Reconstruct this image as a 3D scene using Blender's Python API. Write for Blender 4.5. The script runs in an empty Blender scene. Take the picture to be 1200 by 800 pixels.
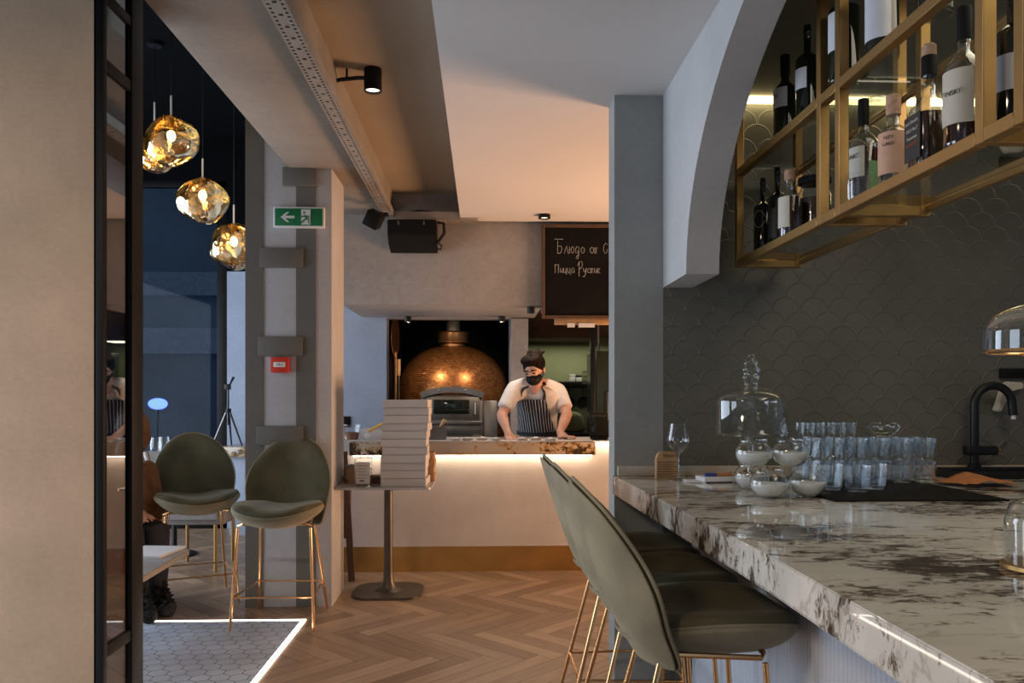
import bpy, bmesh, math, random
from mathutils import Vector, Matrix, Euler, noise
random.seed(7)
PI = math.pi
R = math.radians
SC = bpy.context.scene
COL = SC.collection

# ------------------------------------------------------------------ camera
EYE, FOC, CX, CY, YAW = 1.33, 950.0, 600.0, 463.0, R(2.0)
cam_data = bpy.data.cameras.new('camera')
cam_data.sensor_width = 36.0
cam_data.lens = FOC / 1200.0 * 36.0
cam_data.shift_y = (CY - 400.0) / 1200.0
cam_data.clip_start = 0.05
cam = bpy.data.objects.new('camera', cam_data)
COL.objects.link(cam)
cam.location = (0, 0, EYE)
cam.rotation_euler = (PI / 2, 0, -YAW)
SC.camera = cam

# ------------------------------------------------------------------ world, exposure, large lights
SC.view_settings.view_transform = 'Standard'
SC.view_settings.look = 'None'
SC.view_settings.gamma = 1.0
SC.view_settings.use_curve_mapping = False
SC.view_settings.exposure = 0.0
SC.cycles.max_bounces = 14
SC.cycles.transparent_max_bounces = 32
SC.cycles.transmission_bounces = 12
SC.cycles.glossy_bounces = 6
SC.cycles.diffuse_bounces = 4
SC.cycles.caustics_reflective = False
SC.cycles.caustics_refractive = False
SC.cycles.sample_clamp_indirect = 4.0

world = bpy.data.worlds.new('dusk_sky')
SC.world = world
world.use_nodes = True
wn = world.node_tree.nodes
wn['Background'].inputs[0].default_value = (0.50, 0.62, 0.85, 1)
wn['Background'].inputs[1].default_value = 0.16


def area(name, loc, rot, sx, sy, power, col, spread=PI):
    l = bpy.data.lights.new(name, 'AREA')
    l.shape = 'RECTANGLE'
    l.size, l.size_y, l.energy, l.color = sx, sy, power, col
    l.spread = spread
    o = bpy.data.objects.new(name, l)
    COL.objects.link(o)
    o.location, o.rotation_euler = loc, rot
    return o


def lamp(name, kind, loc, power, col, radius=0.03, rot=(0, 0, 0), angle=R(80), blend=0.5):
    l = bpy.data.lights.new(name, kind)
    l.energy, l.color = power, col
    l.shadow_soft_size = radius
    if kind == 'SPOT':
        l.spot_size, l.spot_blend = angle, blend
    o = bpy.data.objects.new(name, l)
    COL.objects.link(o)
    o.location, o.rotation_euler = loc, rot
    return o


# daylight through the tall windows of the left-hand wall, and from the shop front behind the camera
area('window_daylight', (-4.45, 5.4, 1.55), (0, -PI / 2, 0), 2.5, 4.6, 190, (0.72, 0.84, 1.0))
area('front_window_daylight', (-0.9, -2.6, 1.7), (PI / 2, 0, 0), 2.6, 2.2, 7, (0.72, 0.84, 1.0))
# daylight through the glazed entrance on the left, on the camera side of the beige wall
area('entrance_daylight', (-3.3, 1.9, 1.30), (0, -PI / 2, 0), 2.2, 1.5, 56, (0.72, 0.84, 1.0))
# warm lamps of the room to the right of the bar wall
area('side_room_lamps', (3.1, 5.35, .60), (0, R(122), 0), .9, 1.3, 88, (1.0, 0.55, 0.30), R(130))
# warm lamp over the entrance, on the camera side
area('entrance_lamp', (-1.6, 0.6, 2.7), (0, 0, 0), 0.5, 0.5, 42, (1.0, 0.74, 0.52))


# unseen light added under the kitchen lintel to brighten the olive wall
area('kitchen_fill', (.95, 9.2, 1.925), (0, 0, 0), 1.2, .4, 5.5, (1.0, 0.95, 0.74))
# ceiling lamps over the bar counter
area('bar_ceiling_lamps', (1.75, 1.5, 2.66), (0, 0, 0), 1.0, 1.6, 20, (1.0, 0.86, 0.68))


# ------------------------------------------------------------------ pixel (1200 x 800) to place
def W(px, py, zc):
    r = (px - CX) / FOC
    return Vector((zc * (math.sin(YAW) + r * math.cos(YAW)), zc * (math.cos(YAW) - r * math.sin(YAW)),
                   EYE - (py - CY) * zc / FOC))


def G(px, py, z=0.0):
    return W(px, py, (EYE - z) * FOC / (py - CY))


def XAT(px, y):                       # x of the vertical line seen at px in the plane Y = y
    a = math.atan((px - CX) / FOC) + YAW
    return y * math.tan(a)


def ZAT(px, py, y):                   # z seen at (px, py) in the plane Y = y
    x = XAT(px, y)
    zc = x * math.sin(YAW) + y * math.cos(YAW)
    return EYE - (py - CY) * zc / FOC


def YATX(px, x):                      # y where the line at px meets the plane X = x
    return x / math.tan(math.atan((px - CX) / FOC) + YAW)


def ZATX(px, py, x):
    return ZAT(px, py, YATX(px, x))


# ------------------------------------------------------------------ materials
MATS = {}


def new_mat(name):
    m = bpy.data.materials.new(name)
    m.use_nodes = True
    MATS[name] = m
    nt = m.node_tree
    b = nt.nodes['Principled BSDF']
    return m, nt, b


def N(nt, t, **kw):
    n = nt.nodes.new(t)
    for k, v in kw.items():
        if k in n.inputs:
            n.inputs[k].default_value = v
        else:
            setattr(n, k, v)
    return n


def ramp(nt, src, stops):
    r = nt.nodes.new('ShaderNodeValToRGB')
    while len(r.color_ramp.elements) < len(stops):
        r.color_ramp.elements.new(0.5)
    for e, (p, c) in zip(r.color_ramp.elements, stops):
        e.position = p
        e.color = (*c, 1) if len(c) == 3 else c
    nt.links.new(src, r.inputs[0])
    return r


def pm(name, col, rough=0.5, metal=0.0, var=0.12, scale=12.0, bump=0.0, bscale=None, sheen=0.0, spec=0.5, coat=0.0, detail=4.0):
    m, nt, b = new_mat(name)
    tc = N(nt, 'ShaderNodeTexCoord')
    nz = N(nt, 'ShaderNodeTexNoise', Scale=scale, Detail=detail)
    nt.links.new(tc.outputs['Object'], nz.inputs['Vector'])
    lo = tuple(max(0, c * (1 - var)) for c in col)
    hi = tuple(min(1, c * (1 + var)) for c in col)
    rp = ramp(nt, nz.outputs['Fac'], [(0.3, lo), (0.7, hi)])
    nt.links.new(rp.outputs[0], b.inputs['Base Color'])
    b.inputs['Roughness'].default_value = rough
    b.inputs['Metallic'].default_value = metal
    b.inputs['Specular IOR Level'].default_value = spec
    if sheen:
        b.inputs['Sheen Weight'].default_value = sheen
        b.inputs['Sheen Roughness'].default_value = 0.4
        b.inputs['Sheen Tint'].default_value = (*[min(1, c * 2.2 + .25) for c in col], 1)
    if coat:
        b.inputs['Coat Weight'].default_value = coat
        b.inputs['Coat Roughness'].default_value = 0.08
    if bump:
        n2 = N(nt, 'ShaderNodeTexNoise', Scale=bscale or scale * 4, Detail=5.0)
        nt.links.new(tc.outputs['Object'], n2.inputs['Vector'])
        bp = N(nt, 'ShaderNodeBump', Strength=bump, Distance=0.01)
        nt.links.new(n2.outputs['Fac'], bp.inputs['Height'])
        nt.links.new(bp.outputs[0], b.inputs['Normal'])
    return m


def emit(name, col, strength):
    m, nt, b = new_mat(name)
    tc = N(nt, 'ShaderNodeTexCoord')
    nz = N(nt, 'ShaderNodeTexNoise', Scale=3.0)
    nt.links.new(tc.outputs['Object'], nz.inputs['Vector'])
    rp = ramp(nt, nz.outputs['Fac'], [(0.3, tuple(c * .97 for c in col)), (0.7, col)])
    b.inputs['Base Color'].default_value = (*col, 1)
    nt.links.new(rp.outputs[0], b.inputs['Emission Color'])
    b.inputs['Emission Strength'].default_value = strength
    return m


def plaster(name, col, var=0.16, rough=0.75, bump=0.25, s=1.6):
    m, nt, b = new_mat(name)
    tc = N(nt, 'ShaderNodeTexCoord')
    a = N(nt, 'ShaderNodeTexNoise', Scale=s, Detail=8.0, Roughness=0.62)
    c = N(nt, 'ShaderNodeTexNoise', Scale=s * 22, Detail=4.0)
    for q in (a, c):
        nt.links.new(tc.outputs['Object'], q.inputs['Vector'])
    mx = N(nt, 'ShaderNodeMath', operation='MULTIPLY_ADD')
    mx.inputs[1].default_value = 0.3
    nt.links.new(c.outputs['Fac'], mx.inputs[0])
    nt.links.new(a.outputs['Fac'], mx.inputs[2])
    lo = tuple(k * (1 - var) for k in col)
    hi = tuple(min(1, k * (1 + var)) for k in col)
    rp = ramp(nt, mx.outputs[0], [(0.45, lo), (0.85, hi)])
    nt.links.new(rp.outputs[0], b.inputs['Base Color'])
    b.inputs['Roughness'].default_value = rough
    b.inputs['Specular IOR Level'].default_value = 0.3
    bp = N(nt, 'ShaderNodeBump', Strength=bump, Distance=0.006)
    nt.links.new(mx.outputs[0], bp.inputs['Height'])
    nt.links.new(bp.outputs[0], b.inputs['Normal'])
    return m


def thin_glass(name, tint=(0.93, 0.96, 0.97), refl=1.0, edge=0.35, ripple=0.0, rscale=8.0, rough=0.0):
    """clear thin-walled glass: it lets light straight through and mirrors at grazing angles"""
    m, nt, b = new_mat(name)
    out = nt.nodes['Material Output']
    nt.nodes.remove(b)
    tr = N(nt, 'ShaderNodeBsdfTransparent')
    gl = N(nt, 'ShaderNodeBsdfGlossy', Roughness=rough)
    gl.inputs['Color'].default_value = (refl, refl, refl, 1)
    fw = N(nt, 'ShaderNodeLayerWeight', Blend=0.5)
    lw = N(nt, 'ShaderNodeLayerWeight', Blend=0.22)
    rp = ramp(nt, lw.outputs['Facing'], [(0.45, tint), (1.0, tuple(t * (1 - edge) for t in tint))])
    nt.links.new(rp.outputs[0], tr.inputs['Color'])
    mix = N(nt, 'ShaderNodeMixShader')
    sch = mth(nt, 'MULTIPLY_ADD', mth(nt, 'POWER', fw.outputs['Facing'], 3.0), 1.25, 0.07)
    sch.node.use_clamp = True
    nt.links.new(sch, mix.inputs[0])
    nt.links.new(tr.outputs[0], mix.inputs[1])
    nt.links.new(gl.outputs[0], mix.inputs[2])
    nt.links.new(mix.outputs[0], out.inputs['Surface'])
    if ripple:
        tc = N(nt, 'ShaderNodeTexCoord')
        nz = N(nt, 'ShaderNodeTexNoise', Scale=rscale, Detail=2.0)
        nt.links.new(tc.outputs['Object'], nz.inputs['Vector'])
        bp = N(nt, 'ShaderNodeBump', Strength=ripple, Distance=0.02)
        nt.links.new(nz.outputs['Fac'], bp.inputs['Height'])
        nt.links.new(bp.outputs[0], gl.inputs['Normal'])
        nt.links.new(bp.outputs[0], fw.inputs['Normal'])
    return m


def mth(nt, op, a, b=None, c=None):
    n = nt.nodes.new('ShaderNodeMath')
    n.operation = op
    for i, v in enumerate((a, b, c)):
        if v is None:
            continue
        if isinstance(v, (int, float)):
            n.inputs[i].default_value = v
        else:
            nt.links.new(v, n.inputs[i])
    return n.outputs[0]


def stone(name, base, vein, amber, rough=0.06, s=2.2, v0=0.53, stretch=2.2):
    """pale slab with long drifts of dark brown, broken flecks and a few hair veins"""
    m, nt, b = new_mat(name)
    tc = N(nt, 'ShaderNodeTexCoord')
    mp = N(nt, 'ShaderNodeMapping')
    mp.inputs['Scale'].default_value = (1.0, stretch, 1.3)
    mp.inputs['Rotation'].default_value = (0.25, 0.15, R(-14))
    nt.links.new(tc.outputs['Object'], mp.inputs['Vector'])
    big = N(nt, 'ShaderNodeTexNoise', Scale=s, Detail=4.0, Roughness=0.55, Distortion=0.5)
    fine = N(nt, 'ShaderNodeTexNoise', Scale=s * 8.5, Detail=10.0, Roughness=0.70, Distortion=0.8)
    tint = N(nt, 'ShaderNodeTexNoise', Scale=s * 1.3, Detail=5.0)
    hair = N(nt, 'ShaderNodeTexNoise', Scale=s * .8, Detail=5.0, Roughness=0.6, Distortion=0.6)
    for q in (big, fine, hair, tint):
        nt.links.new(mp.outputs[0], q.inputs['Vector'])
    cloud = ramp(nt, tint.outputs['Fac'], [(0.32, tuple(k * f for k, f in zip(base, (.80, .79, .77)))), (0.6, base)])
    # flecks thicken towards the middle of a drift
    drift = ramp(nt, big.outputs['Fac'], [(v0 - .06, (0, 0, 0)), (v0 + .16, (1, 1, 1))])
    sm = mth(nt, 'ADD', mth(nt, 'MULTIPLY', drift.outputs[0], 0.27), fine.outputs['Fac'])
    fleck = ramp(nt, sm, [(0.605, (0, 0, 0)), (0.68, (1, 1, 1))])
    line = ramp(nt, hair.outputs['Fac'], [(0.488, (0, 0, 0)), (0.499, (.5, .5, .5)), (0.501, (.5, .5, .5)), (0.512, (0, 0, 0))])
    mxx = mth(nt, 'MAXIMUM', fleck.outputs[0], line.outputs[0])
    vcol = ramp(nt, sm, [(0.63, amber), (0.76, vein)])
    mix = N(nt, 'ShaderNodeMix', data_type='RGBA')
    nt.links.new(mxx, mix.inputs[0])
    nt.links.new(cloud.outputs[0], mix.inputs[6])
    nt.links.new(vcol.outputs[0], mix.inputs[7])
    nt.links.new(mix.outputs[2], b.inputs['Base Color'])
    b.inputs['Roughness'].default_value = rough
    b.inputs['Specular IOR Level'].default_value = 0.55
    return m


def fishscale(name, col, r=0.066):
    """matt tiles in overlapping round scales, raised thin joints"""
    m, nt, b = new_mat(name)
    tc = N(nt, 'ShaderNodeTexCoord')
    sx = N(nt, 'ShaderNodeSeparateXYZ')
    nt.links.new(tc.outputs['Object'], sx.inputs[0])
    u, v = sx.outputs['X'], sx.outputs['Z']
    k = mth(nt, 'FLOOR', mth(nt, 'DIVIDE', v, r))
    odd = mth(nt, 'MULTIPLY', mth(nt, 'MODULO', k, 2.0), r)
    uu = mth(nt, 'ADD', mth(nt, 'ADD', u, odd), 40 * r)
    um = mth(nt, 'SUBTRACT', mth(nt, 'MODULO', uu, 2 * r), r)
    vm = mth(nt, 'SUBTRACT', v, mth(nt, 'MULTIPLY', k, r))
    d = mth(nt, 'SQRT', mth(nt, 'ADD', mth(nt, 'MULTIPLY', um, um), mth(nt, 'MULTIPLY', vm, vm)))
    e = mth(nt, 'ABSOLUTE', mth(nt, 'SUBTRACT', d, r * .965))
    ridge = mth(nt, 'SUBTRACT', 1.0, mth(nt, 'MINIMUM', mth(nt, 'DIVIDE', e, 0.0035), 1.0))
    nz = N(nt, 'ShaderNodeTexNoise', Scale=3.0, Detail=6.0)
    nt.links.new(tc.outputs['Object'], nz.inputs['Vector'])
    rp = ramp(nt, nz.outputs['Fac'], [(0.3, tuple(c * .88 for c in col)), (0.7, tuple(c * 1.1 for c in col))])
    nt.links.new(rp.outputs[0], b.inputs['Base Color'])
    b.inputs['Roughness'].default_value = 0.42
    bp = N(nt, 'ShaderNodeBump', Strength=0.55, Distance=0.006)
    nt.links.new(ridge, bp.inputs['Height'])
    nt.links.new(bp.outputs[0], b.inputs['Normal'])
    return m


def wood_planks(name):
    m, nt, b = new_mat(name)
    uv = N(nt, 'ShaderNodeUVMap', uv_map='UVMap')
    at = N(nt, 'ShaderNodeAttribute', attribute_name='tone')
    mp = N(nt, 'ShaderNodeMapping')
    mp.inputs['Scale'].default_value = (2.0, 22.0, 1.0)
    nt.links.new(uv.outputs[0], mp.inputs['Vector'])
    g = N(nt, 'ShaderNodeTexNoise', Scale=1.6, Detail=8.0, Roughness=0.6, Distortion=0.5)
    nt.links.new(mp.outputs[0], g.inputs['Vector'])
    tone = ramp(nt, at.outputs['Fac'], [(0.0, (0.24, 0.15, 0.088)), (0.5, (0.345, 0.228, 0.142)), (1.0, (0.44, 0.30, 0.19))])
    gr = ramp(nt, g.outputs['Fac'], [(0.25, (0.62, 0.6, 0.58)), (0.6, (1, 1, 1))])
    mix = N(nt, 'ShaderNodeMix', data_type='RGBA', blend_type='MULTIPLY')
    mix.inputs[0].default_value = 0.9
    nt.links.new(tone.outputs[0], mix.inputs[6])
    nt.links.new(gr.outputs[0], mix.inputs[7])
    nt.links.new(mix.outputs[2], b.inputs['Base Color'])
    b.inputs['Roughness'].default_value = 0.36
    bp = N(nt, 'ShaderNodeBump', Strength=0.12, Distance=0.003)
    nt.links.new(g.outputs['Fac'], bp.inputs['Height'])
    nt.links.new(bp.outputs[0], b.inputs['Normal'])
    return m


def mosaic(name):
    m, nt, b = new_mat(name)
    uv = N(nt, 'ShaderNodeUVMap', uv_map='UVMap')
    br = N(nt, 'ShaderNodeTexBrick')
    br.inputs['Scale'].default_value = 1.0
    br.inputs['Brick Width'].default_value = 0.03
    br.inputs['Row Height'].default_value = 0.016
    br.inputs['Mortar Size'].default_value = 0.0016
    br.inputs['Color1'].default_value = (0.62, 0.27, 0.09, 1)
    br.inputs['Color2'].default_value = (0.30, 0.115, 0.04, 1)
    br.inputs['Mortar'].default_value = (0.05, 0.022, 0.01, 1)
    nt.links.new(uv.outputs[0], br.inputs['Vector'])
    vo = N(nt, 'ShaderNodeTexVoronoi', Scale=70.0)
    tc = N(nt, 'ShaderNodeTexCoord')
    nt.links.new(tc.outputs['Object'], vo.inputs['Vector'])
    nt.links.new(br.outputs['Color'], b.inputs['Base Color'])
    b.inputs['Metallic'].default_value = 0.75
    b.inputs['Roughness'].default_value = 0.34
    bp = N(nt, 'ShaderNodeBump', Strength=0.35, Distance=0.006)
    nt.links.new(vo.outputs['Color'], bp.inputs['Height'])
    nt.links.new(bp.outputs[0], b.inputs['Normal'])
    return m


def stripes(name, c0, c1, period=0.022, duty=0.2):
    m, nt, b = new_mat(name)
    uv = N(nt, 'ShaderNodeUVMap', uv_map='UVMap')
    sx = N(nt, 'ShaderNodeSeparateXYZ')
    nt.links.new(uv.outputs[0], sx.inputs[0])
    f = mth(nt, 'FRACT', mth(nt, 'DIVIDE', mth(nt, 'ADD', sx.outputs['X'], 10.0), period))
    g = mth(nt, 'LESS_THAN', f, duty)
    mix = N(nt, 'ShaderNodeMix', data_type='RGBA')
    mix.inputs[6].default_value = (*c0, 1)
    mix.inputs[7].default_value = (*c1, 1)
    nt.links.new(g, mix.inputs[0])
    nt.links.new(mix.outputs[2], b.inputs['Base Color'])
    b.inputs['Roughness'].default_value = 0.8
    return m


def gold_glass(name):
    """half-mirrored gold glass of the melted globes"""
    m, nt, b = new_mat(name)
    out = nt.nodes['Material Output']
    nt.nodes.remove(b)
    tc = N(nt, 'ShaderNodeTexCoord')
    nz = N(nt, 'ShaderNodeTexNoise', Scale=5.0, Detail=1.5, Distortion=2.6)
    nt.links.new(tc.outputs['Object'], nz.inputs['Vector'])
    bp = N(nt, 'ShaderNodeBump', Strength=0.4, Distance=0.04)
    nt.links.new(nz.outputs['Fac'], bp.inputs['Height'])
    gl = N(nt, 'ShaderNodeBsdfGlossy', Roughness=0.06)
    gl.inputs['Color'].default_value = (1.0, 0.86, 0.58, 1)
    tr = N(nt, 'ShaderNodeBsdfTransparent')
    tr.inputs['Color'].default_value = (0.97, 0.80, 0.48, 1)
    fac = ramp(nt, nz.outputs['Fac'], [(0.35, (.25, .25, .25)), (0.62, (.8, .8, .8))])
    mix = N(nt, 'ShaderNodeMixShader')
    nt.links.new(bp.outputs[0], gl.inputs['Normal'])
    nt.links.new(fac.outputs[0], mix.inputs[0])
    nt.links.new(tr.outputs[0], mix.inputs[1])
    nt.links.new(gl.outputs[0], mix.inputs[2])
    nt.links.new(mix.outputs[0], out.inputs['Surface'])
    return m


M = dict(
    wall_warm=plaster('warm_plaster', (0.42, 0.295, 0.195), 0.14, s=2.5),
    pillar=plaster('pale_grey_plaster', (0.47, 0.47, 0.48), 0.12),
    taupe=plaster('taupe_plaster', (0.15, 0.142, 0.125), 0.10),
    beam=plaster('concrete', (0.25, 0.215, 0.175), 0.18),
    ceil=plaster('sand_ceiling', (0.34, 0.275, 0.20), 0.06, bump=0.1),
    white=plaster('white_ceiling', (0.64, 0.62, 0.60), 0.02, bump=0.04),
    dark_ceil=pm('black_ceiling', (0.005, 0.006, 0.0065), 0.95, spec=0.02),
    hood=plaster('hood_plaster', (0.34, 0.325, 0.31), 0.22, s=1.1),
    blue_wall=plaster('cool_white_plaster', (0.36, 0.41, 0.50), 0.12),
    pier=plaster('grey_pier_plaster', (0.31, 0.325, 0.315), 0.12),
    arch=plaster('arch_plaster', (0.46, 0.46, 0.46), 0.10),
    olive_ceil=plaster('olive_ceiling', (0.16, 0.15, 0.115), 0.08),
    counter_body=plaster('counter_plaster', (0.58, 0.555, 0.525), 0.10, bump=0.12, s=3),
    tile=fishscale('fish_scale_tile', (0.14, 0.136, 0.11)),
    stone=stone('pale_veined_stone', (0.74, 0.72, 0.66), (0.060, 0.047, 0.038), (0.33, 0.28, 0.22), rough=.028, s=1.7, v0=.475),
    stone2=stone('amber_veined_stone', (0.52, 0.46, 0.38), (0.05, 0.035, 0.02), (0.62, 0.36, 0.13), rough=0.15, s=2.4, v0=0.46),
    floor=wood_planks('oak_herringbone'),
    floor_gap=pm('floor_joint', (0.05, 0.035, 0.024), 0.8),
    hextile=pm('pale_hex_tile', (0.55, 0.64, 0.77), 0.45, var=0.16, scale=4.0, bump=0.05),
    grout=pm('grey_grout', (0.10, 0.11, 0.12), 0.9),
    brass=pm('satin_brass', (0.42, 0.255, 0.095), 0.38, 0.85, 0.08, 6),
    copper=pm('bright_brass', (0.80, 0.47, 0.22), 0.2, 1.0, 0.05, 5),
    kick=pm('brushed_brass_kick', (0.55, 0.32, 0.10), 0.34, 0.9, 0.14, 4),
    black_metal=pm('black_metal', (0.012, 0.012, 0.013), 0.4, 0.3, 0.2),
    black_matt=pm('matt_black', (0.009, 0.009, 0.009), 0.6, spec=.15),
    gunmetal=pm('gunmetal', (0.10, 0.088, 0.075), 0.42, 0.7, 0.1, 9),
    bright_steel=pm('bright_steel', (0.62, 0.60, 0.56), 0.35, 0.6, 0.15, 12),
    dark_frame=pm('dark_bronze_frame', (0.006, 0.006, 0.006), 0.5, 0.0, spec=.2),
    steel=pm('brushed_steel', (0.24, 0.23, 0.215), 0.33, 0.9, 0.12, 9, detail=8),
    zinc=pm('galvanised_steel', (0.40, 0.36, 0.31), 0.5, 0.5, 0.1, 8),
    velvet=pm('olive_velvet', (0.088, 0.080, 0.045), 0.85, 0.0, 0.35, 5, bump=0.1, bscale=60, sheen=0.45, spec=0.2),
    velvet_lit=pm('lit_olive_velvet', (0.235, 0.205, 0.135), 0.85, 0.0, 0.32, 4, bump=0.1, bscale=60, sheen=0.6, spec=0.2),  # same olive velvet made paler: light on the outer shells put into the colour
    shirt=pm('white_cotton', (0.66, 0.61, 0.57), 0.85, var=0.05, scale=20, bump=0.5, bscale=25),
    apron=stripes('pinstripe_apron', (0.016, 0.017, 0.024), (0.62, 0.62, 0.64)),
    strap=pm('navy_strap', (0.016, 0.017, 0.024), 0.8),
    skin=pm('skin', (0.56, 0.31, 0.22), 0.5, var=0.1, scale=16),
    hair=pm('dark_brown_hair', (0.010, 0.0058, 0.0042), 0.75, var=0.5, scale=40, bump=0.8, bscale=60, spec=0.08),
    trousers=pm('dark_trousers', (0.02, 0.02, 0.024), 0.85),
    kraft=pm('kraft_paper', (0.36, 0.21, 0.115), 0.75, var=0.14, scale=9),
    card=pm('grey_white_card', (0.52, 0.50, 0.49), 0.7, var=0.03, scale=6),
    paper=pm('white_paper', (0.72, 0.72, 0.74), 0.7, var=0.03),
    wood=pm('light_wood', (0.50, 0.31, 0.15), 0.5, var=0.2, scale=14),
    darkwood=pm('dark_wood', (0.10, 0.05, 0.025), 0.5, var=0.25, scale=14),
    rustcloth=pm('rust_wool', (0.23, 0.095, 0.032), 0.9, var=0.18, scale=18, bump=0.3),
    fur=pm('black_fur', (0.012, 0.011, 0.011), 0.95, var=0.6, scale=60, bump=1.0, bscale=90),
    greycloth=pm('grey_linen', (0.27, 0.26, 0.25), 0.9, var=0.12, scale=30),
    whitecloth=pm('white_linen', (0.62, 0.62, 0.64), 0.85, var=0.05),
    marble=pm('grey_marble', (0.42, 0.42, 0.42), 0.25, var=0.22, scale=3.5, detail=9),
    plastic=pm('white_plastic', (0.62, 0.60, 0.57), 0.35, var=0.04),
    yellow=pm('yellow_plastic', (0.75, 0.42, 0.08), 0.4, var=0.06),
    red=pm('signal_red', (0.62, 0.035, 0.02), 0.35, var=0.05),
    green=pm('sign_green', (0.0, 0.16, 0.055), 0.4, var=0.06),
    signwhite=pm('sign_white', (0.72, 0.74, 0.74), 0.4, var=0.03),
    chalk=pm('chalk', (0.36, 0.36, 0.34), 0.95, var=0.25, scale=80),
    slate=pm('blackboard', (0.007, 0.007, 0.007), 0.8, var=0.3, scale=5, spec=0.12),
    copper_tile=mosaic('copper_mosaic'),
    copper_band=pm('copper_sheet', (0.60, 0.34, 0.18), 0.28, 0.9, 0.15, 10),
    kitchen_green=plaster('olive_tiles', (0.27, 0.29, 0.16), 0.10),
    kitchen_brown=plaster('brown_soffit', (0.22, 0.15, 0.10), 0.10),
    fridge=pm('green_black_panel', (0.05, 0.07, 0.045), 0.25, var=0.1),
    glass=thin_glass('clear_glass'),
    rib_glass=thin_glass('pressed_glass', (0.93, 0.95, 0.96), 1.0, 0.45),
    shelf_glass=thin_glass('shelf_glass', (0.80, 0.84, 0.80), 0.9, 0.3),
    window_glass=thin_glass('window_glass', (0.80, 0.86, 0.92), 0.06, 0.2),
    door_glass=thin_glass('tinted_door_glass', (0.34, 0.37, 0.39), 0.9, 0.2),
    gold=gold_glass('gold_glass'),
    dark_bottle=pm('dark_bottle_glass', (0.006, 0.009, 0.006), 0.06, 0.0, 0.3, 5, spec=0.6),
    green_bottle=pm('green_bottle_glass', (0.01, 0.05, 0.03), 0.06, 0.0, 0.3, 5),
    whisky=pm('amber_spirit', (0.035, 0.010, 0.004), 0.08, 0.0, 0.2, 5),
    label=pm('cream_label', (0.60, 0.55, 0.45), 0.7, var=0.05),
    label_blue=pm('white_label', (0.60, 0.62, 0.66), 0.7, var=0.05),
    label_pink=pm('peach_label', (0.62, 0.36, 0.24), 0.7, var=0.1),
    label_green=pm('green_label', (0.10, 0.22, 0.09), 0.6, var=0.25, scale=40),
    label_black=pm('black_label', (0.02, 0.018, 0.018), 0.5, var=0.4, scale=30),
    label_rust=pm('rust_label', (0.36, 0.08, 0.03), 0.6, var=0.2, scale=40),
    ink=pm('ink', (0.03, 0.03, 0.03), 0.7),
    cork=pm('cork', (0.50, 0.30, 0.20), 0.8, var=0.2, scale=60),
    wax=pm('white_wax', (0.78, 0.77, 0.74), 0.4, var=0.03),
    water=thin_glass('clear_spirit', (0.9, 0.93, 0.93), 0.7, 0.2),
    orange=pm('orange_cloth', (0.52, 0.20, 0.07), 0.9, var=0.12, scale=40, bump=0.3),
    blue=pm('blue_plastic', (0.04, 0.05, 0.30), 0.4),
    navy=pm('dusk_facade', (0.31, 0.42, 0.48), 0.9, var=0.3, scale=.5),
    navy2=pm('dusk_fascia', (0.55, 0.68, 0.74), 0.9),
    street=pm('dusk_asphalt', (0.12, 0.14, 0.18), 0.9),
    denim=pm('blue_denim', (0.05, 0.08, 0.14), 0.9),
    flute=pm('fluted_panel_paint', (0.58, 0.61, 0.66), 0.24, var=0.04),
    led=emit('warm_led', (1.0, 0.78, 0.57), 17.0),
    led_floor=emit('floor_led', (1.0, 0.84, 0.72), 8.0),
    led_bar=emit('bar_led', (1.0, 0.80, 0.40), 7.0),
    bulb=emit('bulb_glow', (1.0, 0.74, 0.42), 25.0),
    spot_face=emit('spot_lens', (1.0, 0.78, 0.62), 3.5),
    beacon=emit('blue_beacon_glow', (0.06, 0.10, 1.0), 9.0),
)


# ------------------------------------------------------------------ mesh builder
def rot_frames(pts, closed=False):
    n = len(pts)
    tans = []
    for i in range(n):
        if closed:
            t = pts[(i + 1) % n] - pts[i - 1]
        else:
            t = pts[min(i + 1, n - 1)] - pts[max(i - 1, 0)]
        tans.append(t.normalized())
    up = Vector((0, 0, 1)) if abs(tans[0].z) < 0.9 else Vector((1, 0, 0))
    s = tans[0].cross(up).normalized()
    fr = []
    for t in tans:
        s = (s - t * s.dot(t))
        s = s.normalized() if s.length > 1e-6 else t.orthogonal().normalized()
        fr.append((s, t.cross(s)))
    return fr


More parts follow.
